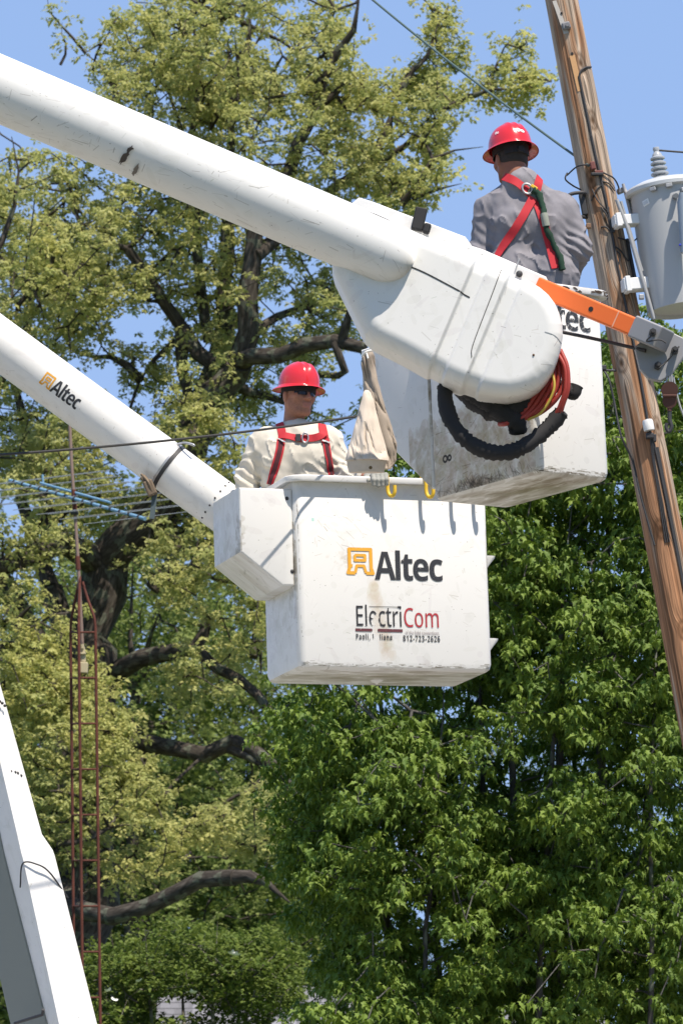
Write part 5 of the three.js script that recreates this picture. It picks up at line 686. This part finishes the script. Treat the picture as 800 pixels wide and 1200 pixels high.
function hatGeo(off) { // full-brim hard hat: x across, z front
  const nu = 72, prof = [], pos = [], idx = [];
  for (let i = 0; i <= 16; i++) { const t = i / 16 * Math.PI / 2; prof.push([Math.sin(t) ** .86, Math.cos(t) ** .80]); } prof.push([1.01, -.02], [1.05, -.05], [1.16, -.075], [1.28, -.10], [1.335, -.13], [1.335, -.15]);
  prof.forEach(([r, h], j) => { for (let i = 0; i <= nu; i++) { const a = (i % nu) / nu * 6.2832, dome = j <= 16, bx = dome ? .109 * r : .109 + .098 * (r - 1), bz = dome ? .129 * r : .129 + .102 * (r - 1); let x = Math.sin(a) * (bx + off), z = Math.cos(a) * (bz + off), y = h * .132 + off * (dome ? h : -.6);
    if (dome) { const k = sstep(.15, .6, h); for (const c of [-.032, 0, .032]) y += .0065 * k * Math.exp(-(((x - c * (1 + .3 * (1 - h))) / .0085) ** 2)); } else { y -= .010 * (Math.sin(a) ** 2) * (r - 1) * 3 - .006 * Math.cos(a) * (r - 1) * 3; }
    pos.push(x, y, z); if (i < nu && j < prof.length - 1) { const q = j * (nu + 1) + i; idx.push(q, q + nu + 1, q + 1, q + 1, q + nu + 1, q + nu + 2); } } });
  const g = new THREE.BufferGeometry(); g.setAttribute('position', new THREE.Float32BufferAttribute(pos, 3)); g.setIndex(idx); g.computeVertexNormals(); return g;
}
const hatShape = merge([hatGeo(0), hatGeo(-.004)]);
function person(label, S) {
  const root = S.hips[0].clone().setY(S.floor), o = thing('person', label, 'person', root), part = (n, g, m, par = o) => { rel(o, g); return mesh(n, g, m, par); };
  const HM = new THREE.Matrix4().makeRotationFromEuler(new THREE.Euler(S.head.pitch, S.head.yaw, S.head.roll ?? 0, 'YXZ')).setPosition(S.head.c);
  const neckTop = V(0, -.13, -.035).applyMatrix4(HM), torso = [[S.sh[0], S.sh[1], .062, .062], [S.chest[0], S.chest[1], .098, .098], [S.waist[0], S.waist[1], .098, .098], [S.hips[0], S.hips[1], .105, .105], [S.neck, neckTop, .062, .056], [S.neck, S.chest[0].clone().lerp(S.chest[1], .5), .07, .09], [S.chest[0], S.waist[0], .092, .092], [S.chest[1], S.waist[1], .092, .092], [S.waist[0], S.hips[0], .092, .098], [S.waist[1], S.hips[1], .092, .098], [S.neck, S.sh[0], .052, .056], [S.neck, S.sh[1], .052, .056]];
  const arm = S.arms.flatMap(([s, e, w]) => [[s, e, .056, .045], [e, w, .044, .032]]), legs = S.hips.flatMap((h, i) => { const f = h.clone().setY(S.floor + .09), k = h.clone().lerp(f, .5).add(V(0, 0, .03)); return [[h, k, .09, .062], [k, f, .06, .042], [f.clone().add(V(0, -.04, 0)), f.clone().add(V((i - .5) * .05, -.05, (S.face ?? 1) * .15)), .045, .035]]; });
  const all = [...torso, ...arm, ...legs], bb = bounds(all, .02); bb.max.y = Math.max(bb.max.y, neckTop.y);
  const bodyG = isoMesh((p) => joinSd(all, p, .045), bb.min, bb.max, .016), hg = isoMesh(headSd, V(-.1, -.15, -.13), V(.1, .14, .13), .0034);
  const inkHead = hg.attributes.position, cols = (g, f) => { const p = g.attributes.position, c = new Float32Array(p.count * 3); for (let i = 0; i < p.count; i++) c.set(f(p.getX(i), p.getY(i), p.getZ(i)), i * 3); return c; };
  const sk = S.skin, hc = cols(hg, (x, y, z) => { const n = fbm(x * 40, y * 40, z * 40, 3), lip = (z > .078 && Math.abs(x) < .024 && y < -.053 && y > -.080) ? 1 : 0, beard = z > .01 && y < -.03 && !lip ? .22 * sstep(.4, .6, fbm(x * 300, y * 300, z * 300, 2)) : 0; return sk.map((v, i) => lerp(v * (.86 + .28 * n), [.40, .17, .13][i], lip * .7) * (1 - beard)); });
  hg.applyMatrix4(HM); const hands = (S.hands ?? []).map((h) => isoMesh((p) => joinSd(h.caps, p, .007), bounds(h.caps, .012).min, bounds(h.caps, .012).max, .0038));
  const list = [bodyG, hg, ...hands], colr = list.flatMap((g, i) => i === 1 ? [...hc] : [...cols(g, (x, y, z) => sk)]);
  for (const g of list) for (const k of ['uv']) g.deleteAttribute(k); const geo = mergeGeometries(list); geo.setAttribute('color', new THREE.Float32BufferAttribute(colr, 3)); part('body', geo, skinMat);
  // shirt: a loose skin over torso and arms with folds
  const shirtC = [...[...torso.slice(0, 4), ...torso.slice(6)].map((c) => [c[0], c[1], c[2] + .016, c[3] + .016]), [S.neck, S.chest[0].clone().lerp(S.chest[1], .5), S.nk ?? .085, .105], [S.neck.clone().add(V(0, -.01, 0)), S.neck.clone().lerp(neckTop, S.collar ?? .2), (S.nk ?? .085) - .015, (S.nk ?? .085) - .019], ...S.arms.flatMap(([s, e, w]) => [[s, e, .074, .064], [e, e.clone().lerp(w, .86), .064, .046]])];
  const armN = S.arms.length * 2, bodC = shirtC.slice(0, -armN), armC = [0, 1].map((i) => shirtC.slice(shirtC.length - armN + i * 2, shirtC.length - armN + i * 2 + 2));
  const shirt = (p) => { const d = Math.min(smin(joinSd(bodC, p, .05), joinSd(armC[0], p, .03), .022), smin(joinSd(bodC, p, .05), joinSd(armC[1], p, .03), .022)), f = Math.abs(fbm(p.x * 11 + p.y * 4, p.y * 6, p.z * 11, 3, S.seed) - .5), n1 = fbm(p.x * 9 + p.y * 7, p.y * 5 - p.x * 3, p.z * 9, 2, S.seed + 9), rg = Math.pow(Math.max(0, 1 - 7 * Math.abs(n1 - .5)), 2), f2 = fbm(p.x * 26, p.y * 12 + p.x * 9, p.z * 26, 2, S.seed + 5) - .5; let a = 0; for (const [s, e, w] of S.arms) { const q = p.distanceTo(e); a += Math.exp(-((q / .12) ** 2)) * .010 * Math.sin((p.y + p.x * .6) * 120 + 9 * fbm(p.x * 9, p.y * 9, p.z * 9, 2)); } return d + (f * .018 - .003) - rg * .008 + f2 * .0045 + a * .7; };
  const sb = bounds(shirtC, .04); sb.min.y = S.hips[0].y - .1; part('shirt', isoMesh(shirt, sb.min, sb.max, .0085), S.shirt);
  part('trousers', isoMesh((p) => joinSd([[S.hips[0], S.hips[1], .118, .118], ...legs.filter((_, i) => i % 3 < 2).map((c) => [c[0], c[1], c[2] + .02, c[3] + .03])], p, .05), bounds(legs, .06).min.setY(S.floor + .05), bounds(legs, .06).max.setY(S.hips[0].y + .1), .02), denim);
  part('boots', merge(legs.filter((_, i) => i % 3 === 2).map((c) => isoMesh((p) => joinSd([[c[0], c[1], c[2] + .012, c[3] + .012], [c[0], c[0].clone().add(V(0, .12, 0)), .058, .058]], p, .03), bounds([c], .09).min.setY(S.floor + .002), bounds([c], .09).max.setY(S.floor + .22), .012))), M.dark);
  for (const h of S.hands ?? []) { const q = h.caps.map((c) => [c[0], c[1], c[2] + .0035, c[3] + .0035]); part('glove', isoMesh((p) => joinSd(q, p, .006) + .0022 * (fbm(p.x * 120, p.y * 120, p.z * 120, 2) - .5), bounds(q, .012).min, bounds(q, .012).max, .0035), gloveMat); }
  // hair, hat with its cradle
  part('hair', isoMesh((p) => Math.max(headSd(p) - .004 - .003 * fbm(p.x * 90, p.y * 90, p.z * 90, 2), p.z - .01 - .5 * Math.max(0, p.y - .01), -.075 - p.y + Math.max(0, p.z + .03) * 1.2, sdEll(p, V(0, .028, -.012), V(.088, .11, .105)), -sdEll(p, V(Math.sign(p.x) * .080, -.012, -.005), V(.02, .036, .022))), V(-.1, -.1, -.13), V(.1, .14, .05), .0042).applyMatrix4(HM), hairMat);
  const HH = new THREE.Matrix4().makeRotationX(S.head.hatTilt ?? -.06).setPosition(0, S.head.hatY ?? .052, -.004).premultiply(HM), hat = part('hard_hat', hatShape.clone().applyMatrix4(HH), hatRed);
  const band = (r0, r1, y, w, a0 = 0, a1 = 6.2832) => { const P = [], N = []; for (let i = 0; i <= 40; i++) { const a = lerp(a0, a1, i / 40); P.push(V(Math.sin(a) * r0, y, Math.cos(a) * r1)); N.push(V(Math.sin(a), 0, Math.cos(a))); } return strap(P, N, w, .004); };
  const cradle = merge([band(.087, .108, -.022, .036), band(.086, .108, -.05, .030, 2.2, 4.08), new THREE.CylinderGeometry(.017, .017, .02, 16).rotateX(Math.PI / 2).translate(0, -.052, -.117)]).applyMatrix4(HH); part('hat_cradle', cradle, M.black, hat);
  if (S.sticker) for (const [a, y, w, h] of S.sticker) { const g = new THREE.PlaneGeometry(w, h, 8, 4), p = g.attributes.position; for (let i = 0; i < p.count; i++) { const aa = a + p.getX(i) / .118, yy = y + p.getY(i), hh = clamp(yy / .132, 0, .99), t = Math.acos(hh ** 1.25), r = Math.sin(t) ** .86; p.setXYZ(i, Math.sin(aa) * (.109 * r + .0025), yy, Math.cos(aa) * (.129 * r + .0025)); } g.computeVertexNormals(); part('hat_sticker', g.applyMatrix4(HH), signMat(S.stickerTex), hat); }
  if (S.glasses) { const seg = (a0, a1, w, y, yo = 0) => { const P = [], N = []; for (let i = 0; i <= 16; i++) { const t = i / 16, a = lerp(a0, a1, t); P.push(V(Math.sin(a) * .079, y + yo * Math.sin(t * Math.PI), Math.cos(a) * .104 - .004)); N.push(V(Math.sin(a), .06, Math.cos(a)).normalize()); } return strap(P, N, w, .004); };
    const lens = std([.008, .008, .010], .08, { specularIntensity: .8 }); for (const s of [-1, 1]) { part('sunglass_lens', seg(s * .14, s * .95, .038, .006), lens).geometry; part('sunglass_temple', seg(s * .93, s * 1.75, .011, .014), M.black); } part('sunglass_bridge', merge([seg(-.16, .16, .010, .016), seg(-.95, .95, .005, .026)]).applyMatrix4(HM), M.black); o.children.slice(-5, -1).forEach((m) => { m.geometry.applyMatrix4(new THREE.Matrix4().makeTranslation(o.position.x, o.position.y, o.position.z)); m.geometry.applyMatrix4(HM); rel(o, m.geometry); }); }
  // webbing laid on the shirt, seen from the camera
  const lay = (pts, d, n = 40, lift = .003) => { const c = spline(pts.map(([x, y]) => at(x, y, d)), n), P = [], N = []; for (const q of c) { const z = hitZ(shirt, q.x, q.y, -d + .5, .9); if (z === null) continue; const w = V(q.x, q.y, z), e = .01, g = V(shirt(V(w.x + e, w.y, w.z)) - shirt(V(w.x - e, w.y, w.z)), shirt(V(w.x, w.y + e, w.z)) - shirt(V(w.x, w.y - e, w.z)), shirt(V(w.x, w.y, w.z + e)) - shirt(V(w.x, w.y, w.z - e))).normalize(); P.push(w.add(g.clone().multiplyScalar(lift))); N.push(g); } for (let k = 0; k < 3; k++) for (let i = 1; i < P.length - 1; i++) { P[i].lerp(P[i - 1].clone().add(P[i + 1]).multiplyScalar(.5), .5); N[i].lerp(N[i - 1].clone().add(N[i + 1]).multiplyScalar(.5), .6).normalize(); } return [P, N]; };
  return { o, part, lay, HM, shirt };
}
{ // worker in the lower bucket, facing the camera
  const d = DB + .27, J = (x, y, z = 0) => at(x, y, d + z), hx = (dx, dy, dz) => at(440 + dx, 560 + dy, 24.945 + dz);
  const fingers = [0, 1, 2, 3].flatMap((i) => { const x = -4 + i * 5, l = [.9, 1, .95, .78][i]; return [[hx(x, -2.5, .02), hx(x + .8, -3.4, -.022), .0105, .0100], [hx(x + .8, -3.4, -.022), hx(x + 1.6, 3 * l, -.046), .0100, .0092], [hx(x + 1.6, 3 * l, -.046), hx(x + 2, 9 * l, -.042), .0092, .0082]]; });
  const hand = [[hx(-3, -1.5, .05), hx(10, -1.5, .05), .017, .016], [hx(-3, -2, .025), hx(11, -2, .022), .013, .012], [hx(-9, -.5, .08), hx(2, -1, .06), .024, .022], [hx(-6, -1, .05), hx(-11, 0, .01), .012, .011], [hx(-11, 0, .01), hx(-9, 3, -.03), .011, .009], ...fingers];
  const P = person('worker in cream shirt and red hard hat gripping the lower bucket rim', { seed: 3, skin: [.36, .175, .115], shirt: cloth([.88, .85, .79], 4), glasses: true, face: 1,
    head: { c: J(350, 463, -.02), yaw: .58, pitch: .06, roll: -.03, hatTilt: .02, hatY: .048 }, collar: -.12, nk: .062, neck: J(346, 509), sh: [J(312, 519), J(382, 517)], chest: [J(326, 537), J(370, 536)], waist: [J(333, 590, .0), J(370, 590, .0)], hips: [J(372, 650, .03), J(404, 650, .03)], floor: at(465, 785, DB + .3).y + .052,
    arms: [[J(307, 522), J(290, 560, .04), J(290, 600, .02)], [J(387, 520), J(404, 556, -.02), hx(-12, -1, .1)]], hands: [{ caps: hand }] });
  const S = (pts, w, m, n = 'harness_strap', lift, th) => P.part(n, strap(...P.lay(pts, d, 40, lift), w, th ?? .004), m);
  S([[323, 485], [327, 496], [331, 512], [330, 522]], .044, webRed); S([[330, 518], [328, 534], [323, 552], [317, 572]], .046, webRed); S([[330, 520], [328, 534], [323, 552], [317, 572]], .026, webDark, 'harness_strap', .0075, .002); S([[375, 488], [377, 500], [380, 516], [381, 524]], .044, webRed); S([[381, 519], [384, 538], [387, 556], [388, 572]], .042, webRed); S([[381, 521], [384, 538], [387, 556], [388, 572]], .022, webDark, 'harness_strap', .0075, .002);
  S([[331, 515], [345, 518], [358, 519], [372, 517], [381, 513]], .040, webRed, 'chest_strap', .008); const [bp, bn] = P.lay([[355, 519], [361, 519]], d, 8, .014); P.part('chest_buckle', new THREE.TorusGeometry(.022, .0055, 8, 24).scale(.75, 1.25, 1).translate(bp[4].x, bp[4].y, bp[4].z + .004), M.steel); P.part('chest_buckle', boxAt(bp[0].clone().add(V(-.025, .002, .004)), .028, .042, .008, .003), M.dark);
  for (const q of [[[325, 521], [335, 524]], [[377, 522], [386, 524]]]) S(q, .008, M.steel, 'slide_buckle', .013);
}
{ // worker in the upper bucket, back to the camera
  const d = D2 + .56, J = (x, y, z = 0) => at(x, y, d + z), stickerTex = canvasTex(256, 128, (x) => { x.strokeStyle = '#f4f0ee'; x.fillStyle = '#f4f0ee'; x.lineWidth = 22; x.beginPath(); x.ellipse(78, 58, 52, 34, 0, 0, 7); x.stroke(); x.beginPath(); x.ellipse(190, 74, 40, 26, .2, 0, 7); x.stroke(); x.fillRect(80, 50, 90, 22); x.strokeStyle = '#55222a'; x.lineWidth = 6; x.beginPath(); x.moveTo(60, 62); x.lineTo(200, 70); x.stroke(); });
  const P = person('worker in grey shirt and red hard hat with his back turned', { seed: 8, skin: [.25, .105, .065], shirt: cloth([.57, .56, .58], 5), face: -1, collar: .55, sticker: [[Math.PI + .02, .052, .062, .031], [Math.PI - 1.15, .06, .030, .022]], stickerTex,
    head: { c: J(598, 187, .03), yaw: Math.PI + .42, pitch: .16, roll: .0, hatTilt: .03, hatY: .056 }, neck: J(612, 220), sh: [J(588, 240, .02), J(653, 246)], chest: [J(600, 262), J(642, 266)], waist: [J(600, 322), J(648, 324)], hips: [J(606, 390), J(640, 390)], floor: at(613, 563, D2 + .45).y + .055,
    arms: [[J(572, 246, .03), J(565, 300, .05), J(590, 325, .3)], [J(661, 248), J(677, 292, -.02), J(668, 322, .22)]], hands: [] });
  const S = (pts, w, m, n = 'harness_strap', lift, th) => P.part(n, strap(...P.lay(pts, d, 40, lift), w, th ?? .004), m);
  S([[590, 210], [602, 218], [616, 230], [626, 242], [634, 262], [642, 292], [649, 322]], .044, webRed); S([[630, 212], [628, 224], [622, 240], [612, 260], [600, 278], [588, 296], [580, 312]], .044, webRed, 'harness_strap', .008);
  const [lp] = P.lay([[621, 229], [629, 236], [634, 250], [637, 266], [642, 282], [648, 298], [654, 312], [656, 324]], d, 60, .018), R = rng(6); P.part('lanyard', tube(lp, lp.map((_, i) => .0155 + .011 * (fbm(i * .55, 2, 2, 2) - .4) + (i < 10 ? .005 : 0)), 12), cloth([.20, .29, .24], 12)); P.part('lanyard_wrap', tube(lp.slice(22, 30), .0195, 12), std([.27, .29, .24], .9));
  const [dp] = P.lay([[614, 226], [620, 232]], d, 6, .016); P.part('back_ring', new THREE.TorusGeometry(.026, .006, 8, 24).scale(.9, 1.1, 1).rotateZ(.7).translate(dp[2].x, dp[2].y, dp[2].z), M.steel); P.part('back_pad', boxAt(lp[3].clone().add(V(0, -.01, -.004)), .075, .05, .02, .008, [0, 0, -.5]), std([.07, .09, .08], .8)); P.part('warning_tag', boxAt(lp[1].clone().add(V(.005, .014, .012)), .038, .016, .006, .003, [0, 0, -.6]), M.yellow);
  // collar
  const NM = [], cN = J(611, 214, .01); for (let i = 0; i <= 24; i++) { const a = lerp(-.2, 6.4, i / 24); NM.push(V(cN.x + Math.cos(a) * .074, cN.y + Math.sin(a) * .022 + .004, cN.z + Math.sin(a) * .07)); } P.part('collar', strap(NM, NM.map((q) => q.clone().sub(cN).setY(.02).normalize()), .045, .006), P.o.children.find((m) => m.name === 'shirt').material);
}

renderer.render(scene, camera);
